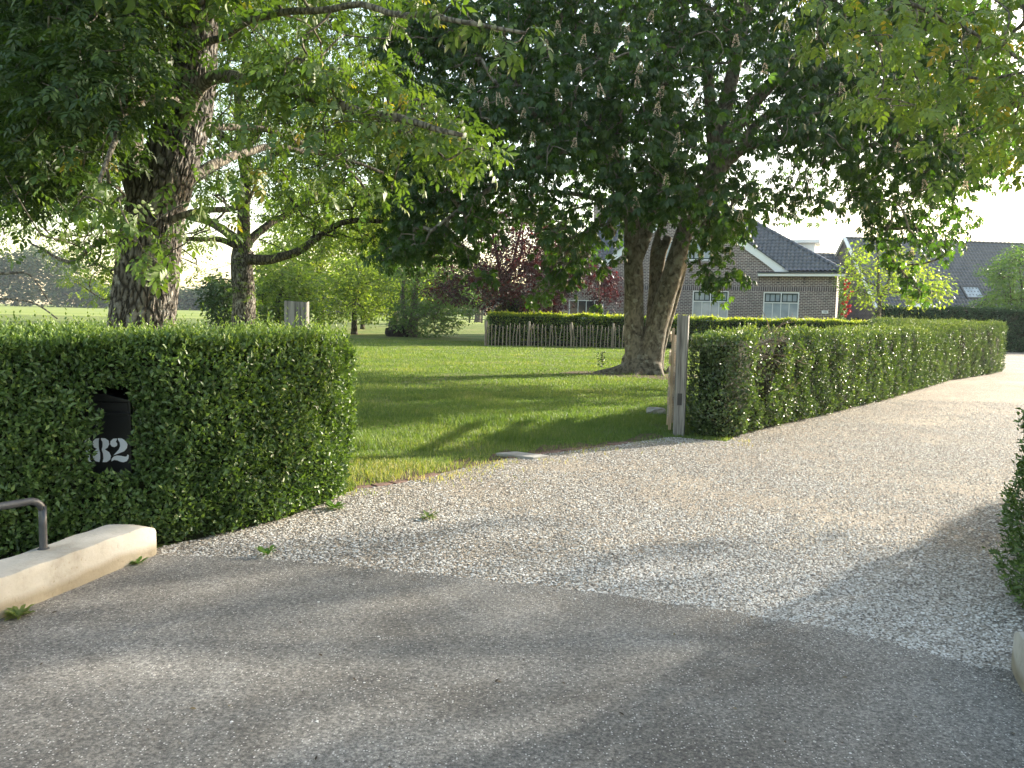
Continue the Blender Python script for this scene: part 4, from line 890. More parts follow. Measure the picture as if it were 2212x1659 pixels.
CP = [(835,-10),(820,120),(832,260),(838,330),(830,420),(840,520),(800,575),(850,572),(905,560),(960,575),(985,590),(1000,560),(1080,480),(1130,470),(1175,500),(1200,560),(1130,640),(1200,640),(1260,610),(1290,560),(1340,500),(1400,505),(1450,470),(1520,530),(1600,510),(1640,470),(1600,400),(1640,420),(1700,470),(1770,465),(1830,440),(1880,480),(1960,520),(2050,540),(2075,500),(2110,430),(2140,380),(2190,330),(2200,200),(2170,80),(2150,-10)]
gaps = [([(1590,330),(1700,312),(1800,318),(1850,340),(1830,420),(1760,430),(1690,410),(1620,400)], .12), ([(1160,395),(1300,395),(1340,470),(1300,510),(1230,440)], .35), ([(1340,480),(1420,470),(1515,440),(1500,560),(1480,700),(1335,700)], .06),
        ([(1600,230),(1720,215),(1720,290),(1600,300)], .45), ([(1600,400),(2110,400),(2060,560),(1600,560)], .55), ([(1150,380),(1340,380),(1340,640),(1150,640)], .6), ([(1490,120),(1600,90),(1690,180),(1640,300),(1600,400),(1500,440)], .3)]
c1 = crown_pts(CP, 2150, Yt-.5, 6.0, gaps)
c_up = crown_pts([(840,-10),(2170,-10),(2050,-250),(1800,-420),(1500,-480),(1200,-420),(950,-250)], 420, Yt, 6.0)
strand = []
def hang(path, n, Y, w_=14):
    P = catmull(np.array([(a, b, 0) for a, b in path]), n); return [A(x+random.uniform(-w_, w_), y+random.uniform(-w_, w_), Y+random.uniform(-.3, .3)) for x, y, _ in P]
strand += hang([(1790,330),(1850,380),(1885,450),(1900,520),(1940,580),(1985,640)], 34, Yt-1.0, 14)
strand += hang([(1870,470),(1930,500),(2000,500),(2060,540)], 16, Yt-1.2, 20)
strand += hang([(1515,480),(1520,540),(1530,600),(1545,640)], 12, Yt-3, 16); strand += hang([(1540,560),(1570,590),(1595,605)], 7, Yt-3, 12)
strand += hang([(1340,400),(1290,500),(1240,570),(1180,640)], 13, Yt-3, 22); strand += hang([(1300,480),(1320,560),(1290,640)], 6, Yt-2.4, 20)
strand += hang([(930,500),(890,540),(820,572)], 10, Yt-3.6, 10); strand += hang([(960,480),(1010,560),(1060,600)], 10, Yt-3, 18)
strand = np.array(strand)
allc = np.vstack([c1, strand, c_up])
tubes_mesh('branches', skeleton([(P, a, b) for P, a, b in hi], allc, rt=.011, step=.4, pw=.42), M['bark_chest'], ch)
V, T, I = merge([leaves_at(c1, 11, .66, PALM, .19, .35, .42, .18), leaves_at(strand, 6, .34, PALM, .19, .5, .5, .2), leaves_at(c_up, 9, .75, PALML, .25, .35, .4)])
tri_mesh('crown', V, T, M['chestnut'], ch, I)
# flower spikes
def spike_mesh(seed):
    r_ = np.random.default_rng(seed); n = 90; t = r_.uniform(0, 1, n)**1.1; a = r_.uniform(0, 6.28, n); rad = .055*(1-t)**.8+.006
    P = np.c_[rad*np.cos(a), rad*np.sin(a), t*.24]; d = np.c_[np.cos(a), np.sin(a), r_.normal(.2, .4, n)]
    return scatter(leaf_small(1, .9), P, frames(d, r_.normal(0, 1, (n, 3))), np.full(n, .026), r_.uniform(0, 1, n))
sp = []
SPX = [(1322,125),(1355,60),(1405,35),(1355,85),(1262,250),(1420,240),(1425,200),(1455,330),(1462,300),(1378,180),(1300,200),(1250,150),(1208,205),(1130,245),(1100,225),(1080,215),(1050,220),(1065,150),(1020,180),(1000,165),(1075,120),(1260,90),(1290,60),(1180,100),(1205,60),(1380,150),(1480,200),(1455,250),(1440,390),(1375,440),(1045,435),(1110,430),(1000,390),(960,300),(1240,310),(1150,300),(1330,330),(1505,220),(1760,75),(1790,120),(1830,150),(1820,190),(1870,180),(1650,150),(1700,60),(1735,90),(1900,110),(1930,230),(2030,250),(2060,290),(2095,345),(2085,400),(2045,290),(1940,320),(1600,470),(1968,545),(2000,400),(1590,90),(900,130),(930,210)]
for i, (x, y) in enumerate(SPX):
    dd = ray(x, y); Yk = Yt-5.2-random.uniform(0, .5) if y < 470 else Yt-2.5
    cand = c1[(np.abs(proj(c1)[0]-x) < 45) & (np.abs(proj(c1)[1]-y) < 45)]
    if len(cand): q = cand[np.argmin(cand[:, 1])]; Yk = q[1]-.45
    P = A(x, y, Yk)
    if i < 5:
        V, T, I = spike_mesh(i); ob = tri_mesh('flower_spike', V, T, M['petal'], None, I); sp.append(ob.data)
    else: ob = bpy.data.objects.new('flower_spike', sp[i % 5]); COL.objects.link(ob)
    ob.parent = ch; ob.location = Vector(P)-Vector(ch.location)-Vector((0, 0, .1)); ob.rotation_euler = (random.uniform(-.25, .25), random.uniform(-.25, .25), random.uniform(0, 6)); s_ = random.uniform(.8, 1.15); ob.scale = (s_, s_, s_)

# ---- near walnut on the left
wn = empty('walnut_tree', (-4.35, 9.2, 0)); tag(wn, 'thick barked old walnut just behind the letter box hedge, leaning right', 'tree')
Yw = 9.2
tl = [Lm([(300,1010,Yw),(303,900,Yw),(305,760,Yw),(308,690,Yw),(318,600,Yw),(325,520,Yw),(338,450,Yw),(365,360,Yw),(395,270,Yw+.1),(412,180,Yw+.1),(418,80,Yw+.1),(428,-20,Yw),(450,-200,Yw)], .385, .215)]
trunk_mesh(tl, M['bark_walnut'], wn, k=220, rough=.15, flare=.25, step=.02, zfreq=1.5, afreq=8.5)
wl_ = [Lm([(330,520,Yw),(312,430,Yw+.2),(290,330,Yw+.3),(285,200,Yw+.4),(300,60,Yw+.4),(290,-150,Yw+.4)], .17, .08),
       Lm([(405,225,Yw-.1),(340,215,Yw-.8),(270,240,Yw-1.5),(235,300,Yw-2),(215,390,Yw-2.4)], .06, .015),
       Lm([(385,330,Yw),(440,190,Yw-.3),(540,170,Yw-.9),(660,200,Yw-1.5),(790,240,Yw-2),(900,270,Yw-2.3),(1000,285,Yw-2.5)], .085, .018),
       Lm([(415,120,Yw),(520,60,Yw-.8),(700,20,Yw-1.8),(880,30,Yw-2.6),(1000,50,Yw-3),(1120,75,Yw-3.2)], .04, .012),
       Lm([(350,420,Yw),(410,380,Yw+.6),(480,345,Yw+1.2),(560,320,Yw+2),(700,330,Yw+3),(830,370,Yw+3.6)], .09, .02),
       Lm([(330,500,Yw),(420,465,Yw-.2),(500,450,Yw-.4),(540,430,Yw-.5),(560,380,Yw-.6)], .045, .012),
       Lm([(395,270,Yw),(500,280,Yw+.5),(620,300,Yw+1),(740,350,Yw+1.4),(800,420,Yw+1.6)], .05, .012),
       Lm([(300,330,Yw+.3),(200,300,Yw+.6),(90,320,Yw+1),(-60,300,Yw+1)], .07, .02),
       Lm([(290,200,Yw+.4),(180,140,Yw+.5),(60,120,Yw+.5),(-100,60,Yw)], .07, .02), Lm([(300,100,Yw+.4),(200,0,Yw-1),(100,-80,Yw-2)], .06, .02),
       Lm([(318,560,Yw),(240,520,Yw+1.2),(150,560,Yw+2),(60,520,Yw+2.4)], .05, .012),
       Lm([(-120,560,Yw-1.5),(0,588,Yw-1.6),(60,600,Yw-1.7),(110,660,Yw-1.8)], .016, .006), Lm([(-120,640,Yw-1.5),(0,648,Yw-1.6),(70,658,Yw-1.7),(120,690,Yw-1.8)], .014, .006)]
tubes_mesh('limbs', [tube(catmull(P, 30)+np.c_[noise3(catmull(P, 30), 1.7, 31), noise3(catmull(P, 30), 1.7, 32), noise3(catmull(P, 30), 1.9, 33)]*.05, np.linspace(r0, r1, 30), 10) for P, r0, r1 in wl_], M['bark_grey'], wn)
W1 = [(-80,-30),(-80,430),(20,470),(70,520),(150,560),(240,560),(260,470),(330,440),(430,540),(480,470),(480,380),(600,330),(700,400),(830,470),(860,380),(880,330),(970,340),(1050,320),(1040,290),(960,230),(880,180),(840,120),(880,70),(860,-30)]
ca = crown_pts(W1, 215, Yw+.3, 3.2, [([(230,700),(250,560),(290,300),(350,130),(370,-20),(490,-20),(470,200),(430,400),(400,700)], .25)])
cb = crown_pts([(480,120),(620,110),(800,150),(900,180),(1050,290),(1055,330),(960,350),(800,300),(650,280),(560,250)], 75, Yw-1.9, .6)
cc = crown_pts([(-60,-40),(460,-40),(330,160),(230,330),(120,430),(-60,420)], 600, Yw+.6, 3.0, [([(300,500),(330,200),(370,-20),(480,-20),(470,200),(420,500)], .2)])
cd = np.array(hang([(850,-10),(950,20),(1010,30),(1060,60),(1110,90),(1140,70)], 9, Yw-3, 12)+hang([(500,455),(430,500),(380,520),(340,560),(300,530)], 10, Yw-.9, 16)+hang([(560,380),(600,340),(640,400),(690,430)], 8, Yw-.8, 14)+hang([(215,390),(240,440),(280,500),(330,560)], 12, Yw-1.9, 24)+hang([(200,330),(180,420),(150,470)], 8, Yw-1.5, 26))
ce = crown_pts([(-200,-30),(900,-30),(700,-350),(350,-450),(0,-350)], 300, Yw, 3.2)
cw = np.vstack([ca, cb, cc, cd, ce])
tubes_mesh('branches', skeleton(wl_, cw, rt=.0042, step=.25, pw=.42, sag=.05), M['bark_grey'], wn)
V, T, I = merge([leaves_at(ca, 7, .36, PINN, .088, .3, .4), leaves_at(cb, 7, .27, PINN, .092, .3, .6, .18), leaves_at(cd, 4, .18, PINN, .092, .35, .5), leaves_at(ce, 6, .5, PINL, .15, .3, .4)])
tri_mesh('crown', V, T, M['walnut'], wn, I)
V, T, I = leaves_at(cc, 14, .42, PINL, .10, .3, .35); tri_mesh('darkened_crown', V, T, M['walnut_dark'], wn, I)  # darkness of the upper left put into leaf colour and density

# ---- second walnut further back
M['walnut_light'] = leaf_mat('walnut_leaf_spring', [(0, (.05,.09,.022)), (.5, (.11,.165,.038)), (.9, (.18,.225,.05)), (1, (.25,.24,.06))], .5, .45, 1.7, .4)
Y2 = 24.5; w2 = A(525, 700, Y2); wt2 = empty('walnut_tree', (w2[0], Y2, 0)); tag(wt2, 'spreading walnut further back, trunk covered in sprouts, seen right of the thick near trunk', 'tree')
t2 = [Lm([(524,745,Y2),(526,700,Y2),(527,640,Y2),(522,570,Y2),(526,540,Y2)], .33, .29)]
trunk_mesh(t2, M['bark_walnut'], wt2, k=60, rough=.22, flare=.3, step=.08)
l2 = [Lm([(526,550,Y2),(500,510,Y2+.2),(440,480,Y2+.8),(350,450,Y2+1.6),(250,430,Y2+2)], .17, .06), Lm([(526,550,Y2),(525,480,Y2),(530,380,Y2),(520,280,Y2),(530,120,Y2)], .22, .09),
      Lm([(526,560,Y2),(570,560,Y2-.3),(630,545,Y2-.6),(690,510,Y2-.9),(760,480,Y2-1.2),(850,480,Y2-1.4)], .17, .05), Lm([(528,540,Y2),(560,500,Y2+.4),(610,470,Y2+.8),(680,430,Y2+1.4),(760,380,Y2+2)], .14, .05),
      Lm([(526,540,Y2),(470,520,Y2-.6),(400,520,Y2-1.6),(330,560,Y2-2.2)], .10, .04), Lm([(530,400,Y2),(600,330,Y2-.6),(690,290,Y2-1.2),(790,260,Y2-2)], .12, .05), Lm([(522,330,Y2),(440,260,Y2-.5),(330,220,Y2-1),(200,200,Y2-1)], .12, .05),
      Lm([(530,380,Y2),(570,250,Y2+.5),(640,130,Y2+1),(700,0,Y2+1)], .12, .06)]
tubes_mesh('limbs', [tube(catmull(P, 26)+np.c_[noise3(catmull(P, 26), .9, 31), noise3(catmull(P, 26), .9, 32), noise3(catmull(P, 26), 1.1, 33)]*.10, np.linspace(r0, r1, 26), 10) for P, r0, r1 in l2], M['bark_dark'], wt2)
W2 = [(-60,200),(-60,470),(20,560),(60,500),(110,540),(150,620),(235,655),(300,600),(400,560),(440,590),(470,530),(560,520),(620,560),(700,520),(800,540),(870,560),(880,450),(880,250),(860,60),(700,-20),(200,-20)]
c2 = crown_pts(W2, 1000, Y2, 5.5, [([(400,420),(480,400),(500,500),(410,520)], .25), ([(540,430),(640,480),(600,530),(545,520)], .3)])
c2 = np.vstack([c2, crown_pts([(480,-10),(880,-10),(885,400),(860,540),(700,520),(620,460),(560,420),(480,300)], 420, Y2, 5.0)])
c2s = np.array([A(random.gauss(526, 17), random.uniform(560, 735), Y2+random.uniform(-.4, .4)) for _ in range(80)])
c2u = crown_pts([(0,-20),(880,-20),(700,-250),(200,-250)], 140, Y2, 5.5)
tubes_mesh('branches', skeleton(l2+t2, np.vstack([c2, c2s, c2u]), rt=.009, step=.5, pw=.4), M['bark_dark'], wt2)
V, T, I = merge([leaves_at(c2, 12, .62, PINL, .12, .3, .5), leaves_at(c2s, 4, .22, PINL, .085, .1, .45), leaves_at(c2u, 10, .9, PINL, .17, .3, .5)])
tri_mesh('crown', V, T, M['walnut_light'], wt2, I)

# ---- walnut on the right of the drive (trunk outside the view), its twigs hang into the top right
Y3 = 9.0; X3 = 10.6; w3 = empty('walnut_tree', (X3, Y3, 0)); tag(w3, 'walnut whose yellow green leafy branches hang in at the upper right corner', 'tree')
t3 = [(np.array([(X3,Y3,0),(X3+.1,Y3,1.5),(X3,Y3+.1,3),(X3-.1,Y3,4.5)]), .36, .28)]
trunk_mesh(t3, M['bark_walnut'], w3, k=40, rough=.2, flare=.3, step=.12)
l3 = [(np.array([(X3-.1,Y3,3.2),(8.6,8.9,4.4),(6.8,8.7,5.0),(5.0,8.4,5.1),(3.6,8.2,4.9)]), .12, .02), (np.array([(X3-.1,Y3,4.4),(8.8,9.8,5.8),(7.0,10.6,6.4),(5.0,11,6.6)]), .12, .03),
      (np.array([(X3-.1,Y3,3.8),(9.0,7.6,5),(7.2,6.2,5.4),(5.6,5.2,5.2)]), .1, .02), (np.array([(X3,Y3,4.4),(10.6,9.4,7),(10.2,9,9.5)]), .2, .08), (np.array([(X3,Y3,4),(12.5,10,6),(14,11,7)]), .14, .04), (np.array([(X3,Y3,4.2),(10.8,6.6,6),(10.4,4.4,6.6)]), .12, .04),
      (np.array([(X3-.1,Y3,2.9),(8.4,9.6,3.7),(7.2,10.0,3.9),(6.1,10.2,3.7)]), .07, .015)]
tubes_mesh('limbs', [tube(catmull(P, 20), np.linspace(r0, r1, 20), 8) for P, r0, r1 in l3], M['bark_grey'], w3)
c3 = crown_pts([(1740,-30),(1790,60),(1760,95),(1800,110),(1850,120),(1880,200),(1900,260),(1960,280),(1950,330),(2000,370),(2080,340),(2120,300),(2150,380),(2215,400),(2300,400),(2300,-30)], 88, 8.3, 1.3, [([(2130,90),(2230,80),(2230,190),(2180,200)], .2)])
n3 = 600; th = rng.uniform(0, 6.28, n3); zz_ = rng.uniform(-1, 1, n3); rr_ = rng.uniform(.3, 1, n3)**.5
c3b = np.c_[X3+.6+5.0*rr_*np.cos(th)*np.sqrt(1-zz_**2*.8), Y3+5.4*rr_*np.sin(th)*np.sqrt(1-zz_**2*.8), 7.0+3.4*zz_*rr_]
px, py = proj(c3b); c3b = c3b[~((px < 2230) & (px > 0) & (py > -40) & (c3b[:, 1] > .5))]
tubes_mesh('branches', skeleton(l3, np.vstack([c3, c3b]), rt=.0055, step=.35, pw=.42, sag=.03), M['bark_grey'], w3)
V, T, I = merge([leaves_at(c3, 8, .36, PINN, .10, .35, .78, .10), leaves_at(c3b, 8, .62, PINL, .17, .3, .5)]); tri_mesh('crown', V, T, M['walnut'], w3, I)  # hanging sprays tinted lighter, sunlight put into their leaf colour

# ---- simpler trees
def tree(name, label, base, th, tr, poly, n, Y, thick, mat, size, per, rad, tmpl=None, bark='bark_dark', limbs=None, holes=(), tint=.5, group=None, rt=.012, down=.25, lean=0):
    t_ = empty(name, (base[0], base[1], 0)); tag(t_, label, 'tree', group)
    P = np.array([(base[0], base[1], -.05), (base[0]+lean*.4, base[1], th*.5), (base[0]+lean, base[1], th)]); top = A(np.mean([p[0] for p in poly]), np.min([p[1] for p in poly])*.75+np.max([p[1] for p in poly])*.25, Y)
    L0 = [(P, tr, tr*.7)]; trunk_mesh(L0, M[bark], t_, k=14, flare=.3, step=.2)
    L1 = [(np.array([P[-1], (P[-1]+top)/2+[.1*th, 0, 0], top]), tr*.7, tr*.2)]+[(p_, a, b) for p_, a, b in (limbs or [])]
    tubes_mesh('limbs', [tube(catmull(p_, 16), np.linspace(a, b, 16), 8) for p_, a, b in L1], M[bark], t_)
    C = crown_pts(poly, int(n*1.35), Y, thick, holes); tubes_mesh('branches', skeleton(L1, C, rt=rt, step=.4, pw=.42), M[bark], t_)
    V, T, I = leaves_at(C, int(per*1.5), rad, tmpl or SL, size*1.25, down, tint); tri_mesh('crown', V, T, M[mat], t_, I); return t_
b = G(1089, 744); Yc = 46.0; b = A(1089, 700, Yc)
cop = tree('copper_beech', 'purple leaved copper beech behind the stick fence in front of the house', (b[0], Yc), 3.6, .19, [(1090,440),(1150,440),(1210,500),(1230,540),(1290,540),(1330,600),(1340,660),(1290,650),(1260,620),(1220,650),(1180,690),(1140,680),(1110,650),(1060,665),(1020,650),(985,655),(930,640),(920,615),(960,560),(990,520),(1020,460)], 330, Yc, 4.2, 'copper', .15, 34, .66, limbs=[Lm([(1090,640,Yc),(1075,560,Yc),(1060,480,Yc)], .14, .05), Lm([(1092,640,Yc),(1110,560,Yc),(1130,470,Yc)], .13, .05), Lm([(1090,620,Yc),(1040,590,Yc),(980,600,Yc)], .08, .03)], holes=[([(920,540),(1015,540),(1015,700),(920,700)], .4), ([(1090,640),(1110,640),(1110,700),(1080,700)], 0), ([(960,480),(1060,500),(1060,560),(1000,560)], .45)], tint=.45)
b = A(765, 722, 54.5); tree('orchard_tree', 'small round young green tree on the bank, trunk just right of the left gate post', (b[0], 54.5), 2.2, .20, [(765,545),(820,560),(860,600),(865,650),(840,690),(790,695),(745,685),(700,690),(665,655),(670,600),(710,560)], 130, 54.5, 2.8, 'lime', .20, 26, .62, tint=.42)
b = G(783, 711); tree('orchard_tree', 'slimmer tree standing behind the small round tree on the bank', (b[0], b[1]), 3.0, .18, [(790,560),(850,590),(860,640),(820,670),(760,670),(730,640),(740,590)], 70, b[1], 3.0, 'lime', .28, 22, .9, tint=.4)
b = G(890, 728); tree('willow_tree', 'loose grey green willow with low shoots at the end of the lawn', (b[0], b[1]), 3.5, .26, [(880,450),(940,470),(960,560),(1000,620),(1020,650),(1010,700),(960,725),(880,728),(850,700),(838,640),(836,540)], 250, b[1], 3.4, 'willow', .17, 24, .72, bark='bark_grey', limbs=[Lm([(882,720,b[1]),(870,660,b[1]),(872,600,b[1])], .2, .1), Lm([(890,700,b[1]),(930,670,b[1]),(980,640,b[1])], .1, .04), Lm([(897,660,b[1]),(897,620,b[1]),(895,560,b[1])], .19, .12)], tint=.55, lean=.2)
rock('root_plate', (float(G(880,727)[0])-.4, float(G(880,727)[1])-.5, .2), (1.0,.6,.55), M['root_dark'], 'dark earthy hollow of upturned roots at the foot of the willow', 'root', 8)
b = G(957, 702); tree('lane_tree', 'thin tree beside the rail fence, left of the far trunk', (b[0], b[1]), 5.5, .30, [(950,560),(1010,590),(1030,640),(1000,668),(930,672),(900,640),(905,590)], 90, b[1], 4.5, 'willow', .34, 22, 1.5, tint=.5)
b = G(1032, 696); tree('lane_tree', 'far dark trunked tree standing on the rail fence line', (b[0], b[1]), 7.5, .55, [(1030,560),(1090,590),(1100,630),(1060,655),(1000,655),(985,610)], 70, b[1], 5, 'far', .5, 20, 2.2, tint=.9)
tree('lime_tree', 'tall bright yellow green tree behind the second walnut', (A(690,700,68)[0], 68), 6, .4, [(600,420),(700,380),(800,400),(860,440),(862,560),(800,590),(740,600),(690,640),(620,660),(560,650),(560,560),(580,480)], 330, 68, 6, 'lime', .3, 26, 1.05, tint=.6, holes=[([(600,430),(700,420),(690,470),(620,480)], .4)])
tree('lime_tree', 'tall pale green tree filling the gap left of the chestnut crown', (A(850,700,85)[0], 85), 7, .45, [(830,300),(900,350),(950,440),(960,560),(920,640),(850,640),(820,560),(800,420)], 230, 85, 6, 'lime', .36, 24, 1.4, tint=.45)
tree('hedgerow_tree', 'dark bushy tree low between the two walnut trunks', (A(488,700,44)[0], 44), 2.0, .16, [(445,600),(480,590),(515,605),(520,640),(515,700),(480,705),(455,690),(440,650)], 60, 44, 2.0, 'walnut_dark', .20, 22, .6, tint=.3)
tree('hedgerow_tree', 'bushy sunlit tree right behind the second walnut trunk', (A(600,700,48)[0], 48), 2.0, .18, [(540,560),(600,540),(660,570),(690,620),(680,690),(620,705),(550,700),(530,640)], 120, 48, 2.5, 'lime', .20, 24, .7, tint=.3)
tree('young_oak', 'young thin trunked tree with airy light green crown before the barn', (A(1897,710,38)[0], 38), 2.6, .10, [(1880,505),(1930,525),(1990,560),(2050,600),(2060,640),(1990,665),(1920,650),(1880,668),(1830,640),(1860,600),(1815,600),(1820,560)], 105, 38, 2.0, 'lime', .15, 13, .5, bark='bark_grey', limbs=[Lm([(1897,640,38),(1897,560,38),(1890,510,38)], .07, .02), Lm([(1897,640,38),(1950,630,38),(2040,630,38)], .04, .015), Lm([(1897,620,38),(1860,600,38),(1820,570,38)], .04, .015)], tint=.55, rt=.008)
tree('maple_tree', 'round grey green tree in front of the barn at the right edge', (A(2200,690,54)[0], 54), 2.2, .16, [(2190,535),(2260,540),(2330,600),(2330,690),(2200,690),(2150,668),(2095,660),(2130,620),(2120,580)], 190, 54, 3.5, 'willow', .17, 24, .62, tint=.35)
# clipped round shrub and bushes
def shrub(name, label, c, r_, n, mat, size, tint=.4, cat='shrub'):
    s = empty(name, (c[0], c[1], 0)); tag(s, label, cat); o = rng.normal(0, 1, (n, 3)); o /= np.linalg.norm(o, axis=1)[:, None]; q = o*rng.uniform(.82, 1.04, n)[:, None]*r_+c
    k = q[:, 2] > .03; q = q[k]; o = o[k]; V, T, I = scatter(SL, q, frames(o+rng.normal(0, .6, o.shape), o+rng.normal(0, .4, o.shape)), size*rng.uniform(.7, 1.2, len(q)), np.clip(tint+rng.normal(0, .2, len(q)), 0, 1)); tri_mesh('foliage', V, T, M[mat], s, I)
    import bmesh
    bm = bmesh.new(); bmesh.ops.create_icosphere(bm, subdivisions=3, radius=.86); me = bpy.data.meshes.new('inner_core')
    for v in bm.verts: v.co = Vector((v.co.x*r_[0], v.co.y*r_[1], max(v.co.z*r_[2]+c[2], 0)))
    bm.to_mesh(me); bm.free(); link('inner_core', me, M['hedge_core'], s)  # solid dark core added to block the view through the shrub
q = A(1112, 690, 47.5); shrub('round_shrub', 'dark rounded evergreen shrub behind the fence below the copper beech', np.array([q[0], 47.5, 1.2]), np.array([1.2, 1.2, 1.25]), 7000, 'beech', .10, .25)
# climbing rose on the house corner
rs = empty('climbing_rose', (19.5, 49.8, 0)); tag(rs, 'climbing rose with red flowers on the right corner of the house', 'climbing plant')
n = 2600; zq = rng.uniform(0, 4.2, n); q = np.c_[19.62+rng.normal(0, .24, n)*(.6+.4*np.sin(zq*2))+.06*np.sin(zq*3), 49.75+rng.uniform(-.35, .2, n), zq]
V, T, I = scatter(SL, q, frames(rand_dirs(n, .3), rng.normal(0, .5, (n, 3))+[0, -.5, .6]), rng.uniform(.07, .13, n), rng.uniform(.4, 1, n)); tri_mesh('foliage', V, T, M['willow'], rs, I)
m_ = MB(); m_.tube(catmull([(19.6,49.8,0),(19.5,49.8,1.2),(19.7,49.75,2.4),(19.6,49.7,3.9)], 14)-np.array([19.5,49.8,0]), .03, 6); m_.build('stem', M['twig'], rs)
for zq, xq in ((.9+1.0,.1),(2.0,-.12),(2.05,.25),(2.3,.05),(2.45,.2),(2.65,-.1),(2.7,.12),(2.95,.22),(3.15,.3),(3.2,-.02),(3.35,.38),(3.5,0),(3.6,.15),(3.75,-.05),(3.8,.2),(4.0,0),(2.5,.35),(2.2,.35)):
    k = 26; o = rng.normal(0, 1, (k, 3)); o /= np.linalg.norm(o, axis=1)[:, None]; q = o*.055+np.array([19.6+xq, 49.38, zq]); V, T, I = scatter(leaf_small(1, .9), q, frames(rng.normal(0, 1, (k, 3)), o), np.full(k, .085), rng.uniform(0, 1, k)); tri_mesh('flower', V, T, M['rose'], rs, I)
# ---- distant woods
C = []
for i in range(1500):
    x = random.uniform(-340, 200); hgt = 11+2.5*math.sin(x*.021+1)+2*math.sin(x*.057)+(9 if x < -178 else 0); C.append((x, 330+random.uniform(-14, 14)+(abs(x)*.05), hgt*random.uniform(.02, 1)**.75))
C = np.array(C); V, T, I = leaves_at(C, 62, 4.0, SL, 2.1, .1, .5, zs=.9); wo = tri_mesh('distant_wood', V, T, M['far'], None, I); tag(wo, 'hazy blue green wood along the far edge of the field', 'wood', kind='stuff')
# ------------------------------------------------------------------ grass blades and small plants
SOIL = [(3.3+2.1*math.cos(a)*(1+.2*math.sin(3*a+1)+.1*math.sin(7*a)), 22.4+1.15*math.sin(a)*(1+.2*math.sin(4*a)+.12*math.sin(9*a))) for a in np.linspace(0, 6.283, 50, endpoint=False)]
sheet('soil', SOIL, .005, M['soil'], 'bare brown soil round the foot of the chestnut')
nE = len(LEd); kk_ = [i for i in range(0, nE, 8) if LEd[i, 0] < 2.1]
SOIL2 = [(LEd[i, 0], LEd[i, 1]) for i in kk_]+[(LEd[i, 0]-.12, LEd[i, 1]+.28+.20*math.sin(i*.09)+.12*math.sin(i*.31)) for i in kk_[::-1]]
sheet('soil', SOIL2, .004, M['soil'], 'thin strip of worn bare earth where the lawn meets the gravel')
def blades(name, label, n, y0, y1, h0, h1, wd, poly=None, excl=None, cond=None, kind='stuff', tint=.45):
    Y = y0*(y1/y0)**rng.uniform(0, 1, n); X = rng.uniform(-.42, .34, n)*Y; ok = np.ones(n, bool)
    if poly is not None: ok &= inpoly(X, Y, poly)
    if excl is not None: ok &= ~inpoly(X, Y, excl)
    if cond is not None: ok &= cond(X, Y)
    X = X[ok]; Y = Y[ok]; k = len(X); P = np.c_[X, Y, np.zeros(k)]; pn = noise3(P, .9, 41); p2 = noise3(P, .35, 43)
    hh = rng.uniform(h0, h1, k)*(1+.45*pn)*(1+.5*np.clip(p2, 0, 1)); w_ = wd*(.6+Y/12)
    a = rng.uniform(0, 6.28, k); b_ = rng.uniform(0, 6.28, k); le = rng.uniform(.1, .8, k)*hh; dx = np.cos(a)*w_/2; dy = np.sin(a)*w_/2
    V = np.empty((k, 5, 3)); V[:, 0] = P+np.c_[-dx, -dy, 0*dx]; V[:, 1] = P+np.c_[dx, dy, 0*dx]
    m1 = P+np.c_[np.cos(b_)*le*.3, np.sin(b_)*le*.3, hh*.6]; V[:, 2] = m1+np.c_[dx, dy, 0*dx]*.8; V[:, 3] = m1-np.c_[dx, dy, 0*dx]*.8; V[:, 4] = P+np.c_[np.cos(b_)*le, np.sin(b_)*le, hh*.95]
    T = np.array([[0,1,2],[0,2,3],[3,2,4]])[None]+(np.arange(k)*5)[:, None, None]
    dry = np.clip(1-np.abs(Y-8.9-.45*X)/1.4, 0, 1)
    ti = np.clip(tint+.22*pn+rng.normal(0, .15, k)+dry*rng.uniform(0, .5, k), 0, 1)
    o = tri_mesh(name, V.reshape(-1, 3), T.reshape(-1, 3), M['grass'], None, np.repeat(ti, 3)); return tag(o, label, 'grass', kind=kind)
blades('grass', 'short uneven lawn grass with dry straw patches', 330000, 6.9, 46, .03, .065, .005, excl=GRAVEL, cond=lambda X, Y: (X > -1.75*Y/7-.3) & ((rng.uniform(0, 1, X.shape) < .12) | ~inpoly(X, Y, SOIL)) & ((rng.uniform(0, 1, X.shape) < .3) | ~inpoly(X, Y, SOIL2)) & ((noise3(np.c_[X, Y, X*0], 1.1, 88) < .45) | (rng.uniform(0, 1, X.shape) < .4)))
blades('long_grass', 'longer fresh green grass tufts near the left hedge end', 26000, 8.6, 12.5, .07, .15, .005, excl=GRAVEL, cond=lambda X, Y: (noise3(np.c_[X, Y, X*0], 1.3, 77) > .15) & (X < .8), tint=.35)
def gravel_edge(X, Y):
    d = np.full(X.shape, 9.0)
    for p_ in LEd[::6]: d = np.minimum(d, np.hypot(X-p_[0], Y-p_[1]))
    return (rng.uniform(0, 1, X.shape) < np.exp(-d/.16)) & (noise3(np.c_[X, Y, X*0], 2.0, 9) > -.1)
blades('edge_grass', 'thin dry grass creeping over the edge of the gravel', 60000, 7.0, 11.5, .02, .05, .005, poly=GRAVEL, cond=gravel_edge, tint=.75)
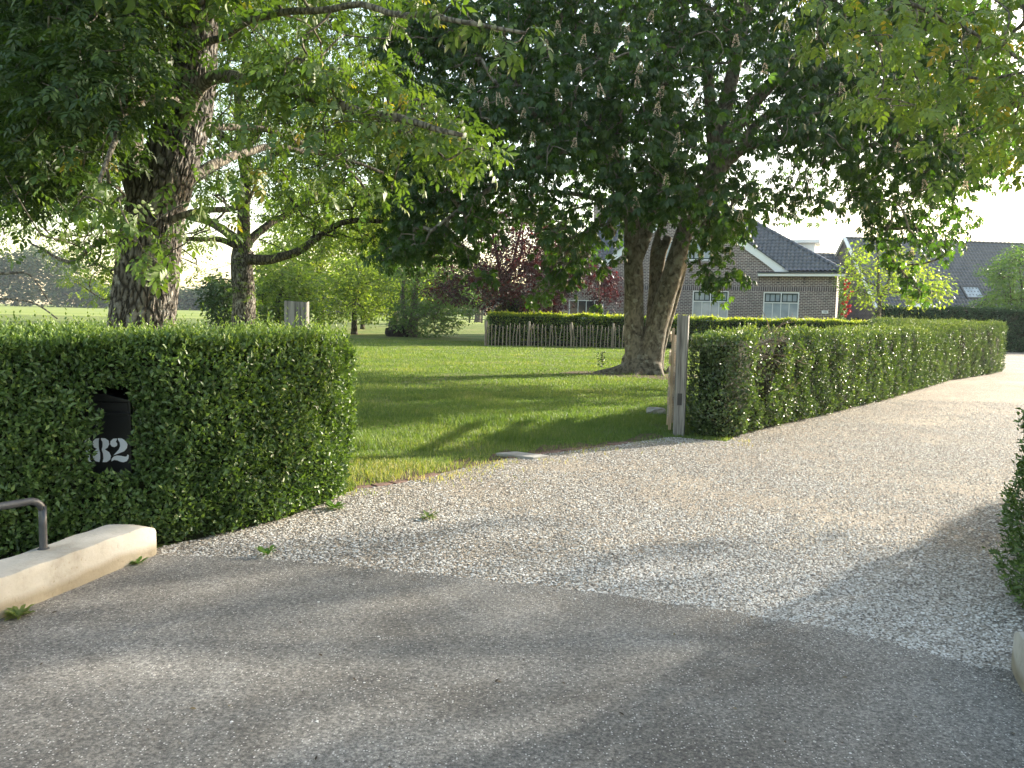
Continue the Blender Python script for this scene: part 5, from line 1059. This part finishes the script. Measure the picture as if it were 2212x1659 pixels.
def weed(label, loc, n, size, spread, mat='weed'):
    a = rng.uniform(0, 6.28, n); d = np.c_[np.cos(a), np.sin(a), rng.uniform(.1, .9, n)]; P = np.tile(np.array([0, 0, .005]), (n, 1))+d*spread*rng.uniform(0, .6, n)[:, None]
    V, T, I = scatter(FLF, P, frames(d, np.tile([0, 0, 1.0], (n, 1))), size*rng.uniform(.6, 1.2, n), rng.uniform(.2, .9, n)); o = tri_mesh('weed', V, T, M[mat], None, I); o.location = (loc[0], loc[1], .01); tag(o, label, 'weed')
weed('small green weed at the edge of the gravel above the asphalt', G(577, 1204), 26, .05, .06)
weed('tuft of weed at the foot of the left hedge corner on the gravel', G(722, 1102), 40, .07, .07)
weed('grassy weed growing along the foot of the left parapet', G(40, 1338), 60, .05, .05, 'grass')
weed('flat weed clump in the gravel near the lawn edge', G(925, 1122), 40, .05, .09, 'grass')
weed('small weed against the rounded end of the left parapet', G(300, 1222), 18, .05, .04)
# sprouts beside the chestnut trunk
q = G(1300, 795); sq = empty('seedling', (q[0], q[1], 0)); tag(sq, 'brown leafy sprout growing left of the chestnut trunk', 'plant')
n = 130; zq = rng.uniform(0, .5, n); P = np.c_[rng.normal(0, .07, n), rng.normal(0, .06, n), zq]; V, T, I = scatter(SL, P, frames(rand_dirs(n, .2), rng.normal(0, 1, (n, 3))), rng.uniform(.05, .1, n), rng.uniform(0, 1, n)); tri_mesh('leaves', V, T, M['walnut_dark'], sq, I, inv=False)
MB().tube([(0,0,0),(.02,0,.3),(0,0,.52)], .008, 5).build('stem', M['twig'], sq)

n = 110; Y = 1.8*(5.6/1.8)**rng.uniform(0, 1, n); X = rng.uniform(-.6, .65, n)*Y; P = np.c_[X, Y, np.full(n, .018)]
V, T, I = scatter(FLF, P, frames(rand_dirs(n, 0, .1), rng.normal(0, .12, (n, 3))+[0, 0, 1.0]), rng.uniform(.008, .028, n), rng.uniform(0, 1, n))
M['litter'] = leaf_mat('dry_litter', [(0, (.03,.02,.012)), (.7, (.09,.06,.035)), (1, (.2,.16,.08))], .8, .1, 1); tag(tri_mesh('leaf_litter', V, T, M['litter'], None, I), 'few dry leaf scraps and bits of twig on the asphalt', 'leaf litter', kind='stuff')
# ------------------------------------------------------------------ air
hm = MB().box(-950, 950, -950, 950, -1, 42).build('haze', None)
m = bpy.data.materials.new('haze'); m.use_nodes = True; t = m.node_tree; t.nodes.remove(t.nodes['Principled BSDF'])
v = t.nodes.new('ShaderNodeVolumePrincipled'); v.inputs['Color'].default_value = (.78, .89, 1, 1); v.inputs['Density'].default_value = .0002; v.inputs['Anisotropy'].default_value = .2
t.links.new(v.outputs[0], t.nodes['Material Output'].inputs['Volume']); hm.data.materials.append(m); tag(hm, 'thin pale haze over the far field', 'haze', kind='stuff')
